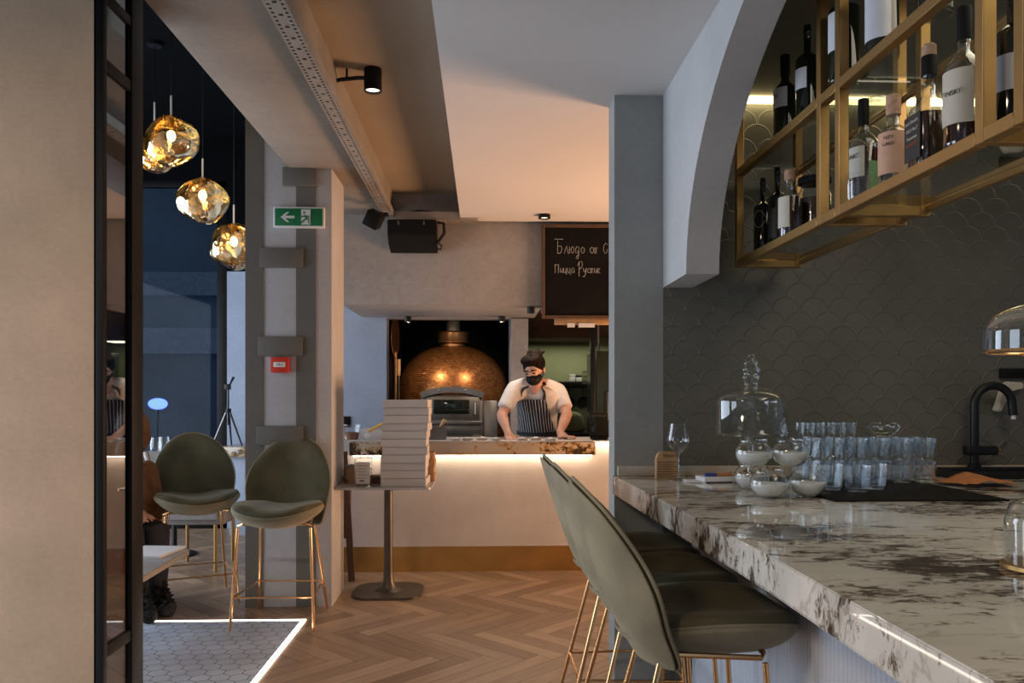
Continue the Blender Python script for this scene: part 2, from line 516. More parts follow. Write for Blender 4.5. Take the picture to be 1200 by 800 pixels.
class MB:
    def __init__(self):
        self.bm = bmesh.new()
        self.uv = self.bm.loops.layers.uv.new('UVMap')

    def box(self, x0, x1, y0, y1, z0, z1, bev=0.0, seg=2, mat=None, mi=0):
        if x0 > x1: x0, x1 = x1, x0
        if y0 > y1: y0, y1 = y1, y0
        if z0 > z1: z0, z1 = z1, z0
        q = bmesh.ops.create_cube(self.bm, size=1.0)['verts']
        for v in q:
            v.co = Vector(((x0 + x1) / 2 + v.co.x * (x1 - x0), (y0 + y1) / 2 + v.co.y * (y1 - y0), (z0 + z1) / 2 + v.co.z * (z1 - z0)))
        es = {e for v in q for e in v.link_edges}
        fs = {f for v in q for f in v.link_faces}
        if bev:
            r = bmesh.ops.bevel(self.bm, geom=list(es), offset=bev, segments=seg, affect='EDGES', profile=0.5)
            q = list({v for f in r['faces'] for v in f.verts} | {v for v in q if v.is_valid})
        for v in q:
            if v.is_valid:
                for f in v.link_faces:
                    f.material_index = mi
                if mat is not None:
                    v.co = mat @ v.co
        return self

    def ring(self, c, s, u, r, n, r2=None):
        r2 = r if r2 is None else r2
        return [self.bm.verts.new(c + s * (math.cos(2 * PI * k / n) * r) + u * (math.sin(2 * PI * k / n) * r2)) for k in range(n)]

    def skin_rings(self, rings, caps=True, closed=False):
        n = len(rings[0])
        m = len(rings)
        for i in range(m if closed else m - 1):
            a, b = rings[i], rings[(i + 1) % m]
            for k in range(n):
                self.bm.faces.new((a[k], a[(k + 1) % n], b[(k + 1) % n], b[k]))
        if caps and not closed:
            self.bm.faces.new(list(reversed(rings[0])))
            self.bm.faces.new(rings[-1])

    def tube(self, pts, r, n=8, closed=False, caps=True):
        pts = [Vector(p) for p in pts]
        fr = rot_frames(pts, closed)
        rs = r if isinstance(r, (list, tuple)) else [r] * len(pts)
        rings = [self.ring(p, f[0], f[1], q, n) for p, f, q in zip(pts, fr, rs)]
        self.skin_rings(rings, caps, closed)
        return self

    def blob(self, pts, rs, n=12):
        """rounded tapering limb: tube with domed ends"""
        pts = [Vector(p) for p in pts]
        P, Q = [], []
        d0 = (pts[0] - pts[1]).normalized()
        d1 = (pts[-1] - pts[-2]).normalized()
        for a in (80, 55, 28):
            P.append(pts[0] + d0 * rs[0] * math.sin(R(a))); Q.append(rs[0] * math.cos(R(a)))
        P += pts; Q += list(rs)
        for a in (28, 55, 80):
            P.append(pts[-1] + d1 * rs[-1] * math.sin(R(a))); Q.append(rs[-1] * math.cos(R(a)))
        return self.tube(P, Q, n)

    def flat(self, pts, w, t, nrm=(0, 0, 1)):
        """strap of rectangular section along a path; nrm is the thickness direction"""
        pts = [Vector(p) for p in pts]
        nrm = Vector(nrm).normalized()
        rings = []
        for i, p in enumerate(pts):
            tn = (pts[min(i + 1, len(pts) - 1)] - pts[max(i - 1, 0)]).normalized()
            s = tn.cross(nrm).normalized() * w / 2
            h = s.cross(tn).normalized() * t / 2
            rings.append([self.bm.verts.new(p + a * s + b * h) for a, b in ((-1, -1), (1, -1), (1, 1), (-1, 1))])
        self.skin_rings(rings)
        return self

    def lathe(self, prof, n=24, c=(0, 0, 0), uvs=None, mi=0, mod=None):
        c = Vector(c)
        rings = []
        for r, z in prof:
            if r < 1e-5:
                rings.append([self.bm.verts.new(c + Vector((0, 0, z)))])
            else:
                rings.append([self.bm.verts.new(c + Vector((math.cos(2 * PI * k / n) * r * (mod(k, z) if mod else 1),
                                                            math.sin(2 * PI * k / n) * r * (mod(k, z) if mod else 1), z))) for k in range(n)])
        for i in range(len(rings) - 1):
            a, b = rings[i], rings[i + 1]
            for k in range(n):
                k2 = (k + 1) % n
                if len(a) == 1 and len(b) == 1:
                    continue
                if len(a) == 1:
                    f = self.bm.faces.new((a[0], b[k2], b[k]))
                elif len(b) == 1:
                    f = self.bm.faces.new((a[k], a[k2], b[0]))
                else:
                    f = self.bm.faces.new((a[k], a[k2], b[k2], b[k]))
                    if uvs:
                        for lp, (kk, ii) in zip(f.loops, ((k, i), (k + 1, i), (k + 1, i + 1), (k, i + 1))):
                            lp[self.uv].uv = (kk / n * uvs, prof_len(prof, ii))
                f.material_index = mi
        return self

    def prism(self, poly, axis, a, b):
        """2-D polygon extruded along an axis: axis 'x' takes (y, z), 'y' takes (x, z), 'z' takes (x, y)"""
        mk = {'x': lambda p, t: (t, p[0], p[1]), 'y': lambda p, t: (p[0], t, p[1]), 'z': lambda p, t: (p[0], p[1], t)}[axis]
        v0 = [self.bm.verts.new(mk(p, a)) for p in poly]
        v1 = [self.bm.verts.new(mk(p, b)) for p in poly]
        n = len(poly)
        self.bm.faces.new(v0)
        self.bm.faces.new(list(reversed(v1)))
        for k in range(n):
            self.bm.faces.new((v0[k], v1[k], v1[(k + 1) % n], v0[(k + 1) % n]))
        return self

    def ell(self, c, r, mat=None, u=16, v=10):
        q = bmesh.ops.create_uvsphere(self.bm, u_segments=u, v_segments=v, radius=1.0)['verts']
        for p in q:
            co = Vector((p.co.x * r[0], p.co.y * r[1], p.co.z * r[2]))
            if mat is not None:
                co = mat @ co
            p.co = co + Vector(c)
        return self

    def shell(self, fn, nu, nv, thick):
        """closed cushion: outer sheet fn(u, v) and an inner one thick(u, v) away, joined along the rim"""
        o = [[self.bm.verts.new(fn(-1 + 2 * i / nu, -1 + 2 * j / nv)) for i in range(nu + 1)] for j in range(nv + 1)]
        e = 1e-3
        inn = []
        for j in range(nv + 1):
            row = []
            for i in range(nu + 1):
                u, v = -1 + 2 * i / nu, -1 + 2 * j / nv
                uu, vv = max(-.96, min(.96, u)), max(-.96, min(.96, v))
                du = Vector(fn(uu + e, vv)) - Vector(fn(uu - e, vv))
                dv = Vector(fn(uu, vv + e)) - Vector(fn(uu, vv - e))
                nn = du.cross(dv).normalized()
                row.append(self.bm.verts.new(Vector(fn(u, v)) + nn * thick(u, v)))
            inn.append(row)
        for j in range(nv):
            for i in range(nu):
                self.bm.faces.new((o[j][i], o[j][i + 1], o[j + 1][i + 1], o[j + 1][i]))
                self.bm.faces.new((inn[j][i], inn[j + 1][i], inn[j + 1][i + 1], inn[j][i + 1]))
        rim = [(0, i) for i in range(nu)] + [(j, nu) for j in range(nv)] + [(nv, i) for i in range(nu, 0, -1)] + [(j, 0) for j in range(nv, 0, -1)]
        for k in range(len(rim)):
            a, b = rim[k], rim[(k + 1) % len(rim)]
            self.bm.faces.new((o[a[0]][a[1]], inn[a[0]][a[1]], inn[b[0]][b[1]], o[b[0]][b[1]]))
        return [o[j][i].co.lerp(inn[j][i].co, .5) for j, i in rim]

    def build(self, name, mats, parent=None, ang=38, flip=True, mods=()):
        bm = self.bm
        if flip:
            bmesh.ops.recalc_face_normals(bm, faces=bm.faces[:])
        me = bpy.data.meshes.new(name)
        bm.to_mesh(me)
        bm.free()
        for m in (mats if isinstance(mats, (list, tuple)) else [mats]):
            me.materials.append(m)
        if ang:
            me.polygons.foreach_set('use_smooth', [True] * len(me.polygons))
            me.set_sharp_from_angle(angle=R(ang))
        o = bpy.data.objects.new(name, me)
        COL.objects.link(o)
        if parent is not None:
            o.parent = parent
        for kind, kw in mods:
            md = o.modifiers.new(kind.lower(), kind)
            for k, v in kw.items():
                setattr(md, k, v)
        return o


def prof_len(prof, i):
    return sum(math.hypot(prof[k + 1][0] - prof[k][0], prof[k + 1][1] - prof[k][1]) for k in range(i))


def tag(o, label=None, cat=None, group=None, kind=None):
    if label: o['label'] = label
    if cat: o['category'] = cat
    if group: o['group'] = group
    if kind: o['kind'] = kind
    return o


def thing(name, label, cat, loc=(0, 0, 0), rz=0.0, group=None):
    o = bpy.data.objects.new(name, None)
    o.empty_display_size = 0.05
    COL.objects.link(o)
    o.location = loc
    o.rotation_euler = (0, 0, rz)
    return tag(o, label, cat, group)


def struct(mb, name, mat, ang=38, flip=True):
    return tag(mb.build(name, mat, None, ang, flip), kind='structure')


KIDS = None


def copy_tree(o, loc=None, rz=None, label=None, group=None, parent=None):
    c = o.copy()
    COL.objects.link(c)
    if parent is not None:
        c.parent = parent
    if loc is not None: c.location = loc
    if rz is not None: c.rotation_euler = (0, 0, rz)
    if label: c['label'] = label
    if group: c['group'] = group
    for ch in list(o.children):
        copy_tree(ch, parent=c)
    return c


def text(name, body, size, mat, parent, loc, rot, align='CENTER', extr=0.0004):
    cu = bpy.data.curves.new(name, 'FONT')
    cu.body = body
    cu.size = size
    cu.align_x = align
    cu.align_y = 'CENTER'
    cu.extrude = extr
    cu.materials.append(mat)
    o = bpy.data.objects.new(name, cu)
    COL.objects.link(o)
    me = bpy.data.meshes.new_from_object(o)
    bpy.data.objects.remove(o)
    me.materials.clear()
    me.materials.append(mat)
    o = bpy.data.objects.new(name, me)
    COL.objects.link(o)
    o.parent = parent
    o.location, o.rotation_euler = loc, rot
    return o

# ================================================================== THE SETTING
# ---- floor: oak herringbone laid as single boards
def herringbone():
    L, Wd, gap = 0.60, 0.10, 0.0012
    mb = MB()
    tone = mb.bm.loops.layers.float_color.new('tone')
    ca, sa = math.cos(R(135)), math.sin(R(135))
    rnd = random.Random(3)
    for k in range(-120, 121):
        for m in range(-14, 15):
            for kind in (0, 1):
                ox, oy = k * Wd + 2 * L * m, k * Wd + (Wd if kind else 0)
                w, h = (L, Wd) if kind == 0 else (Wd, L)
                cx, cy = ox + w / 2, oy + h / 2
                X, Y = cx * ca - cy * sa, cx * sa + cy * ca + 5
                if not (-4.6 < X < 3.3 and 0.4 < Y < 9.9):
                    continue
                cs = [(ox + gap, oy + gap), (ox + w - gap, oy + gap), (ox + w - gap, oy + h - gap), (ox + gap, oy + h - gap)]
                vs = [mb.bm.verts.new((a * ca - b * sa, a * sa + b * ca + 5, 0.0)) for a, b in cs]
                f = mb.bm.faces.new(vs)
                t, off = rnd.random(), rnd.random() * 30
                uvq = [(0, 0), (w, 0), (w, h), (0, h)] if kind == 0 else [(0, 0), (0, -h and h * 0), (0, 0), (0, 0)]
                for lp, (a, b) in zip(f.loops, cs):
                    u, v = (a - ox, b - oy) if kind == 0 else (b - oy, a - ox)
                    lp[mb.uv].uv = (u + off, v + off)
                    lp[tone] = (t, t, t, 1)
    return mb


struct(herringbone(), 'floor', M['floor'], 0, flip=False)
struct(MB().box(-4.6, 4.2, -2.8, 10.2, -0.25, -0.002), 'floor_base', M['floor_gap'], 0)

# ---- inlaid field of hexagonal tiles with a line of light round it
LEDC = G(356, 727)
TX, TY = LEDC.x - .012, LEDC.y - .012
hx = MB()
a = 0.052
rw = a * math.sqrt(3)
for j in range(-1, 60):
    for i in range(-1, 40):
        cx = TX - 0.03 - rw * (i + 0.5) - (rw / 2 if j % 2 else 0)
        cy = TY - 0.03 - a * 1.5 * j
        if cy < 1.2 or cx < -4.4:
            continue
        vs = [(cx + (a - .0022) * math.sin(PI / 3 * q), cy + (a - .0022) * math.cos(PI / 3 * q)) for q in range(6)]
        f = hx.bm.faces.new([hx.bm.verts.new((x, y, 0.005)) for x, y in reversed(vs)])
for co, no in (((TX - .005, 0, 0), (1, 0, 0)), ((0, TY - .005, 0), (0, 1, 0))):
    bmesh.ops.bisect_plane(hx.bm, geom=hx.bm.verts[:] + hx.bm.edges[:] + hx.bm.faces[:], plane_co=co, plane_no=no, clear_outer=True)
struct(hx, 'floor_tile', M['hextile'], 0, flip=False)
struct(MB().box(-4.4, TX, 1.2, TY, -0.001, 0.0035), 'floor_grout', M['grout'], 0)
mb = MB()
mb.box(-4.4, TX + .024, TY, TY + .024, -.001, .006)
mb.box(TX, TX + .024, 1.2, TY, -.001, .006)
led = mb.build('floor_light_strip', M['led_floor'])
tag(led, 'glowing warm strip set in the floor around the grey hexagon tiles', 'light strip')

# ---- foreground wall on the left
PY0 = W(112, 400, 2.806).y
PXW = XAT(112, PY0)                             # right edge of the foreground wall
PX = XAT(121, PY0)                              # outer plane of the glass partition
PY1 = YATX(168, PX)
struct(MB().box(-4.5, PXW, PY0, PY0 + .07, -.1, 3.95), 'wall_left', M['wall_warm'], 0)
# its return beyond the partition stays behind the glass
# ---- pillar with taupe bands
PFY = W(338, 400, 5.10).y
pxl, pxr = XAT(287, PFY), XAT(389, PFY)
PBY = YATX(403, pxr)
struct(MB().box(pxl, pxr, PFY, PBY, -.05, 3.95, .008), 'pillar', M['pillar'])
bands = MB()
for a0, a1 in ((287.5, 308), (347, 370)):
    bands.box(XAT(a0, PFY - .006), XAT(a1, PFY - .006), PFY - .008, PFY + .01, 0.0, 3.9 if a0 < 300 else 2.75)
for a0, a1, b0, b1 in ((304, 355, 290, 313), (302, 354, 394, 417), (331, 371, 195, 217), (300, 355, 499, 521)):
    x0, x1 = XAT(a0, PFY - .02), XAT(a1, PFY - .02)
    bands.box(x0, x1, PFY - .024, PFY + .01, ZAT(320, b1, PFY - .024), ZAT(320, b0, PFY - .024), .004)
struct(bands, 'trim_1', M['taupe'])

# ---- concrete beam, ceilings
BX0, BX1, BZ, CZ, WZ = -1.228, -0.715, 2.755, 2.92, 2.70
HY = 6.42                                        # front of the hood wall
struct(MB().box(BX0, BX1, -1.6, HY + .3, BZ, 4.0, .01), 'beam', M['beam'])
struct(MB().box(BX1 - .02, -.10, -1.6, HY + .3, CZ, 3.4), 'ceiling', M['ceil'], 0)
WLX = -.132 * (WZ - EYE)
struct(MB().box(WLX, 4.2, -1.6, HY - .03, WZ, 3.4), 'ceiling_white', M['white'], 0)
struct(MB().box(-4.7, BX0 + .01, -1.6, 8.7, 3.9, 4.0), 'ceiling_left', M['dark_ceil'], 0)

# ---- hood wall over the kitchen
hxl, hxr = XAT(404, HY) - .02, XAT(636, HY)
HZ = ZAT(500, 357, HY)
HB = HY + 1.05
struct(MB().box(hxl, hxr, HY, HB, HZ, 3.4), 'wall_hood', M['hood'], 0)
struct(MB().box(hxr, 4.2, HY + .0, HY + .2, ZAT(660, 372, HY + .05) + .05, 3.4), 'wall_over_pass', M['hood'], 0)

# ---- back wall of the kitchen: cool plaster, oven niche, jamb, kitchen opening
KY = 7.52
nx0, nx1 = XAT(453, KY), XAT(599, KY)
jx1 = XAT(619, KY)
struct(MB().box(-1.75, nx0, KY, KY + .18, -.05, 3.4), 'wall_back', M['blue_wall'], 0)
struct(MB().box(nx1, jx1, KY, 8.3, -.05, 3.0), 'wall_jamb', M['hood'], 0)
struct(MB().box(nx0, jx1, KY, KY + .18, ZAT(530, 373, KY), 3.0), 'lintel', M['hood'], 0)
struct(MB().box(nx0 - .1, nx1 + .05, 9.35, 9.45, -.05, 3.0), 'wall_niche_back', M['black_matt'], 0)
struct(MB().box(nx0 - .12, nx0, KY + .18, 9.34, -.05, 3.0), 'wall_niche_left', M['black_matt'], 0)
struct(MB().box(nx1, nx1 + .1, 8.3, 9.34, -.05, 3.0), 'wall_niche_right', M['black_matt'], 0)
struct(MB().box(nx0 + .001, nx1 - .001, KY + .18, 9.34, 2.35, 2.45), 'ceiling_niche', M['black_matt'], 0)
# kitchen beyond the chef
kb = 9.6
kx1 = 3.2
struct(MB().box(nx1 + .1, kx1, kb, kb + .1, -.05, 3.0), 'wall_kitchen', M['kitchen_green'], 0)
struct(MB().box(nx1 + .1, kx1, 8.9, kb, ZAT(660, 398, 9.2), 3.0), 'kitchen_lintel', M['kitchen_brown'], 0)
struct(MB().box(nx1 + .1, kx1, HY + .2, 9.6, 2.62, 2.7), 'ceiling_kitchen', M['kitchen_brown'], 0)

# ---- left-hand room: far wall, tall dusk windows
LY = 8.2
wx1 = XAT(266, LY)
zlf = ZAT(275, 318, LY)
struct(MB().box(wx1, -1.6, LY, LY + .15, -.05, zlf), 'wall_left_far', M['blue_wall'], 0)
struct(MB().box(wx1, -1.6, LY - .02, LY + .15, zlf, 3.95), 'wall_left_upper', M['dark_ceil'], 0)
struct(MB().box(-4.7, wx1, LY - .02, LY + .12, ZAT(220, 212, LY), 3.95), 'wall_left_header', M['dark_ceil'], 0)
struct(MB().box(-1.76, -1.62, KY + .18, LY, -.05, 3.4), 'wall_return', M['blue_wall'], 0)
struct(MB().box(-4.7, -4.55, 2.8, LY + .1, 2.85, 3.95), 'wall_left_side', M['dark_ceil'], 0)
win = thing('window_1', None, None, (0, 0, 0))
win['kind'] = 'structure'
fr = MB()
zt = ZAT(220, 212, LY)
fr.box(wx1 - .10, wx1, LY, LY + .08, 0.0, zt, .004)
fr.box(-4.6, -4.5, LY, LY + .08, 0.0, zt, .004)
fr.box(-4.6, wx1, LY, LY + .08, 0.0, .09, .004)
fr.box(-4.6, wx1, LY, LY + .08, zt - .06, zt + .02, .004)
fr.build('window_frame', M['dark_frame'], win)
MB().box(-4.55, wx1 - .05, LY + .035, LY + .043, .06, zt - .03).build('pane', M['window_glass'], win, 0)

# street seen through that window at dusk
struct(MB().box(-9.5, 1.0, 8.6, 18.5, -.3, -.12), 'street', M['street'], 0)
fa = MB()
fa.box(-12, 4, 16, 16.4, -.2, 9)
struct(fa, 'facade_opposite', M['navy'], 0)
f2 = MB()
f2.box(-7.4, -4.95, 15.7, 16.02, ZAT(200, 414, 15.7), ZAT(200, 384, 15.7))
f2.box(-8.0, -4.9, 15.75, 16.02, ZAT(200, 345, 15.7), ZAT(200, 318, 15.7))
struct(f2, 'facade_fascia', M['navy2'], 0)
bl = thing('beacon_lamp', 'small lamp glowing bright blue in the street beyond the dark window', 'lamp', W(185, 473, 13.0))
MB().ell((0, 0, 0), (.15, .12, .09)).build('glowing_dome', M['beacon'], bl)
zb = bl.location.z
MB().tube([(0, 0, -zb - .12), (0, 0, -.085)], .012, 8).build('post', M['black_metal'], bl)

# ---- bar wall, pier, arch wall
BY = 3.68                                       # face of the tiled bar wall
px0, px1 = XAT(720, BY), XAT(777, BY)
bth = YATX(713.5, px0) - BY
struct(MB().box(px0, px1, BY, BY + bth, -.05, WZ + .02), 'pier', M['pier'], 0)
struct(MB().box(px1, 4.2, BY, BY + bth, -.05, WZ + .02), 'wall_bar', M['tile'], 0)
AX0, AX1 = px1, px1 + .135
az = ZAT(778, 337, BY)
ay0 = YATX(804, AX0)
ec, ea, eb = ay0 - 1.42, 1.42, 2.685 - az
poly = [(BY, az), (BY, WZ + .02), (ec - ea - .35, WZ + .02), (ec - ea - .35, az)]
poly += [(ec - ea * math.cos(PI * t / 40), az + eb * math.sin(PI * t / 40)) for t in range(0, 41)]
struct(MB().prism(poly, 'x', AX0, AX1), 'wall_arch', M['arch'])
struct(MB().box(AX1, 4.2, -.2, BY, WZ - .012, WZ + .03), 'ceiling_bar', M['olive_ceil'], 0)
mb = MB()
mb.box(AX1 + .02, 3.4, BY - .05, BY - .004, WZ - .035, WZ - .014, .002)
ls = mb.build('cove_light', M['led_bar'])
tag(ls, 'glowing yellow light line along the top of the scale tiled bar wall', 'light strip')

# ================================================================== LARGE FURNITURE
# ---- tinted glass partition beside the foreground wall
gp = thing('glass_partition', 'tall black framed glass partition standing at the edge of the beige wall', 'partition', (PX, PY0, 0))
D = PY1 - PY0
ya, yb = .03, YATX(155, PX) - PY0
MB().box(-.035, 0, 0, max(ya, .03), 0, 3.3, .003).build('post', M['dark_frame'], gp)
MB().box(-.035, 0, yb, D, 0, 3.3, .003).build('post', M['dark_frame'], gp)


def rail(p, q):
    ym = (PY0 + ya)
    z0, z1 = ZAT(122, p, ym), ZAT(122, q, ym)
    MB().box(-.031, -.004, ya, yb, z1, z0, .002).build('rail', M['dark_frame'], gp)


rail(68, 82)
rail(-12, -1)
rail(757, 771)
MB().box(-.020, -.014, ya, yb, .02, 3.28).build('pane', M['door_glass'], gp, 0)

# ---- chef's counter
CYF = 6.13                                       # front face of the counter wall
cz_top = ZAT(550, 518, CYF - .10)
cz_bot = ZAT(550, 533, CYF - .10)
cxl, cxr = XAT(395, CYF), 1.45
kc = thing('pass_counter', 'long plastered pass counter with veined stone ledge and brass kick in front of chef', 'counter', (0, CYF, 0))
kz = ZAT(530, 640, CYF)
kcb = MB()
kcb.box(cxl, cxr, 0, .12, kz, cz_top - .012)
kcb.box(cxl, cxr, .12, .60, .02, cz_top - .06)
kcb.build('body', M['counter_body'], kc, 0)
MB().box(cxl, cxr, .004, .115, 0, kz).build('kick_plate', M['kick'], kc, 0)
MB().box(cxl, cxr, -.0, .66, cz_top - .012, cz_top).build('worktop', M['counter_body'], kc, 0)
sx0, sx1 = XAT(409, CYF - .12), XAT(698, CYF - .12)
MB().box(sx0, sx1, -.12, -.002, cz_bot, cz_top, .004).build('stone_ledge', M['stone2'], kc)
MB().box(sx0 + .02, sx1 - .02, -.05, -.035, cz_bot - .012, cz_bot - .0005).build('light_strip', M['led'], kc, 0)
MB().box(sx1 + .01, cxr, -.05, -.035, cz_top - .03, cz_top - .018).build('light_strip', M['led'], kc, 0)

# ---- pizza oven
oc = W(531, 460, 8.35)
ov = thing('pizza_oven', 'domed copper mosaic pizza oven with steel front in the dark niche', 'oven', (oc.x, oc.y, 0))
OR = .565
ztop = ZAT(531, 405, oc.y)
zw = ZAT(531, 462, oc.y)
prof = [(OR * .99, .02), (OR, zw - .25)]
for t in range(0, 15):
    th = PI / 2 * t / 14
    prof.append((OR * math.cos(th) ** .85 if t < 14 else .12, zw + (ztop - zw) * math.sin(th)))
MB().lathe(prof, 64, uvs=2 * PI * OR).build('dome', M['copper_tile'], ov)
zc0, zc1 = ZAT(531, 402, oc.y), ZAT(531, 389, oc.y)
MB().lathe([(.0, ztop - .03), (.12, ztop - .03), (.125, ztop + .012), (.095, ztop + .02), (.09, zc0), (.155, zc0), (.16, zc0 + .012), (.155, zc0 + .02), (.15, zc1 - .015),
            (.16, zc1 - .01), (.155, zc1), (.06, zc1), (0, zc1)], 36).build('collar', M['copper_band'], ov)
zf = ZAT(531, 368, oc.y)
fl = [(.062, zc1)]
k = 0
while fl[-1][1] < zf + .15:
    fl.append((.075 if k % 2 == 0 else .062, fl[-1][1] + .011)); k += 1
MB().lathe(fl, 24).build('flue_pipe', M['bright_steel'], ov)
fy = -OR - .06
fx0, fx1 = XAT(494, oc.y + fy) - oc.x, XAT(566, oc.y + fy) - oc.x
zA, zB = ZAT(530, 463, oc.y + fy), ZAT(530, 494, oc.y + fy)
fb = MB()
fb.box(fx0, fx1, fy, -.2, .3, zA, .006)
fb.box(fx1, fx1 + .14, fy + .05, -.2, .3, zA - .05, .006)
fb.build('front_housing', M['steel'], ov)
arc = []
for t in range(0, 13):
    q_ = (t - 6) / 6
    arc.append((q_ * (fx1 - fx0) * .51 + (fx0 + fx1) / 2, 0, zA + .045 - .055 * q_ * q_))
MB().flat([(p[0], fy + .02, p[2] + .01) for p in arc], .12, .055, (0, 0, 1)).build('hood_band', M['steel'], ov)
dw = MB()
cxm = (fx0 + fx1) / 2
w0, w1 = XAT(500, oc.y + fy) - oc.x, XAT(562, oc.y + fy) - oc.x
dz0, dz1 = ZAT(530, 491, oc.y + fy), ZAT(530, 465, oc.y + fy)
dr = MB().box(w0, w1, fy - .03, fy, dz0, dz1, .006).build('door', M['steel'], ov)
g0, g1 = XAT(508, oc.y + fy) - oc.x, XAT(550, oc.y + fy) - oc.x
MB().box(g0, g1, fy - .034, fy - .02, dz0 + .05, dz1 - .025, .004).build('door_window', M['dark_bottle'], dr)
MB().tube([(w1 - .04, fy - .03, dz0 + .04), (w1 - .04, fy - .06, dz0 + .05), (w1 - .04, fy - .06, dz1 - .05), (w1 - .04, fy - .03, dz1 - .04)], .008, 8).build('handle', M['steel'], dr)
MB().box(fx0 + .01, fx1 - .01, fy - .06, fy + .02, ZAT(530, 497, oc.y + fy), ZAT(530, 493, oc.y + fy), .004).build('landing_shelf', M['steel'], ov)
lp = MB().box(fx0 + .03, fx1 - .02, fy - .014, fy + .01, ZAT(530, 510, oc.y + fy), ZAT(530, 498, oc.y + fy), .004)
lp.build('lower_panel', M['steel'], ov)
MB().box(fx1 - .10, fx1 - .01, fy - .08, fy, ZAT(530, 517, oc.y + fy), ZAT(530, 510, oc.y + fy), .004).build('control_box', M['steel'], ov)
for q in range(5):
    q_ = (q - 2) / 2.4
    x_, z_ = q_ * (fx1 - fx0) * .51 + cxm, zA + .055 - .055 * q_ * q_
    MB().ell((x_, fy - .042, z_), (.012, .008, .012)).build('bolt', M['steel'], ov)

# two small lamps under the lintel that light the copper dome
for px_ in (478, 588):
    p = W(px_, 380, 7.30)
    dl = thing('downlight', 'small black lamp under the hood aimed at the %s side of copper dome' % ('left' if px_ < 530 else 'right'), 'lamp', (p.x, p.y, HZ), 0, 'lamps under the hood')
    MB().lathe([(0, -.004), (.03, -.004), (.03, -.055), (.026, -.055), (.026, -.04), (0, -.04)], 20).build('housing', M['black_metal'], dl)
    MB().lathe([(0, -.041), (.025, -.041)], 20).build('lens', M['spot_face'], dl)
    t = Vector((oc.x + (px_ - 531) * .002, oc.y - .2, zw + .1)) - Vector((p.x, p.y, HZ - .06))
    s = lamp('downlight_beam', 'SPOT', (0, 0, -.06), 26, (1, .74, .48), .03, t.to_track_quat('-Z', 'Y').to_euler(), R(75), .6)
    s.parent = dl

# pizza peels hanging on the niche wall
for i, (a0, pz0, pz1) in enumerate(((457.5, 2.12, .95), (466, 1.72, .75))):
    y0 = 7.93 + .12 * i
    x0 = nx0 + (.058 if i else .030)
    pl_ = thing('pizza_peel', ('golden metal pizza peel with round blade hanging in the oven niche' if i == 0 else 'slim pizza peel with wooden handle leaning beside copper dome'), 'pizza peel', (x0, y0, 0), 0)
    if i == 0:
        MB().lathe([(0, 0), (.19, 0), (.195, .004), (.19, .008), (0, .008)], 28, ).build('blade', M['copper_band'], pl_).matrix_local = Matrix.Translation((0, .02, pz1 + .95)) @ Matrix.Rotation(R(90), 4, 'Y') @ Matrix.Rotation(R(6), 4, 'X')
        MB().tube([(.006, .02, .42), (.006, .02, 1.75)], .016, 10).build('shaft', M['copper_band'], pl_)
    else:
        MB().tube([(0, 0, .75), (0, 0, 1.66)], .009, 8).build('shaft', M['steel'], pl_)
        MB().tube([(0, 0, ZAT(466, 440, y0)), (0, 0, ZAT(466, 421, y0))], [.017, .02], 10).build('handle', M['wood'], pl_)

# ---- bar counter
SZ = .965
STK = .085
e1, e2, e3 = G(719.5, 558, SZ), G(900, 649.5, SZ), G(1122, 777, SZ)
bx_far, bx_near = e1.x, (e2.x + e3.x) / 2
bar = thing('bar_counter', 'long pale marble bar counter with brown veins and fluted front on the right', 'bar', (0, 0, 0))
ps = [(bx_far, BY - .004), (e2.x, e2.y), (bx_near, .25), (2.7, .25), (2.7, BY - .004)]
sl = MB()
sl.prism(ps, 'z', SZ - STK, SZ)
bmesh.ops.bevel(sl.bm, geom=[e for e in sl.bm.edges], offset=.004, segments=2, affect='EDGES')
sl.build('stone_top', M['stone'], bar, 12)
FPX = .945
fp = MB()
pitch = .026
y = .3
pf = []
while y < BY - .06:
    for q in range(7):
        pf.append((FPX - .009 * math.sin(PI * q / 6), y + pitch * q / 6))
    y += pitch
pf += [(FPX + .05, y), (FPX + .05, .3)]
fp.prism(pf, 'z', .03, SZ - STK)
fp.build('fluted_front', M['flute'], bar, 50)
MB().box(FPX + .05, 2.6, .3, BY - .02, .05, SZ - STK).build('carcass', M['black_matt'], bar, 0)
MB().box(bx_far + .02, 4.1, BY - .045, BY - .003, SZ, ZAT(800, 546, BY - .045), .003).build('upstand', M['stone2'], bar)

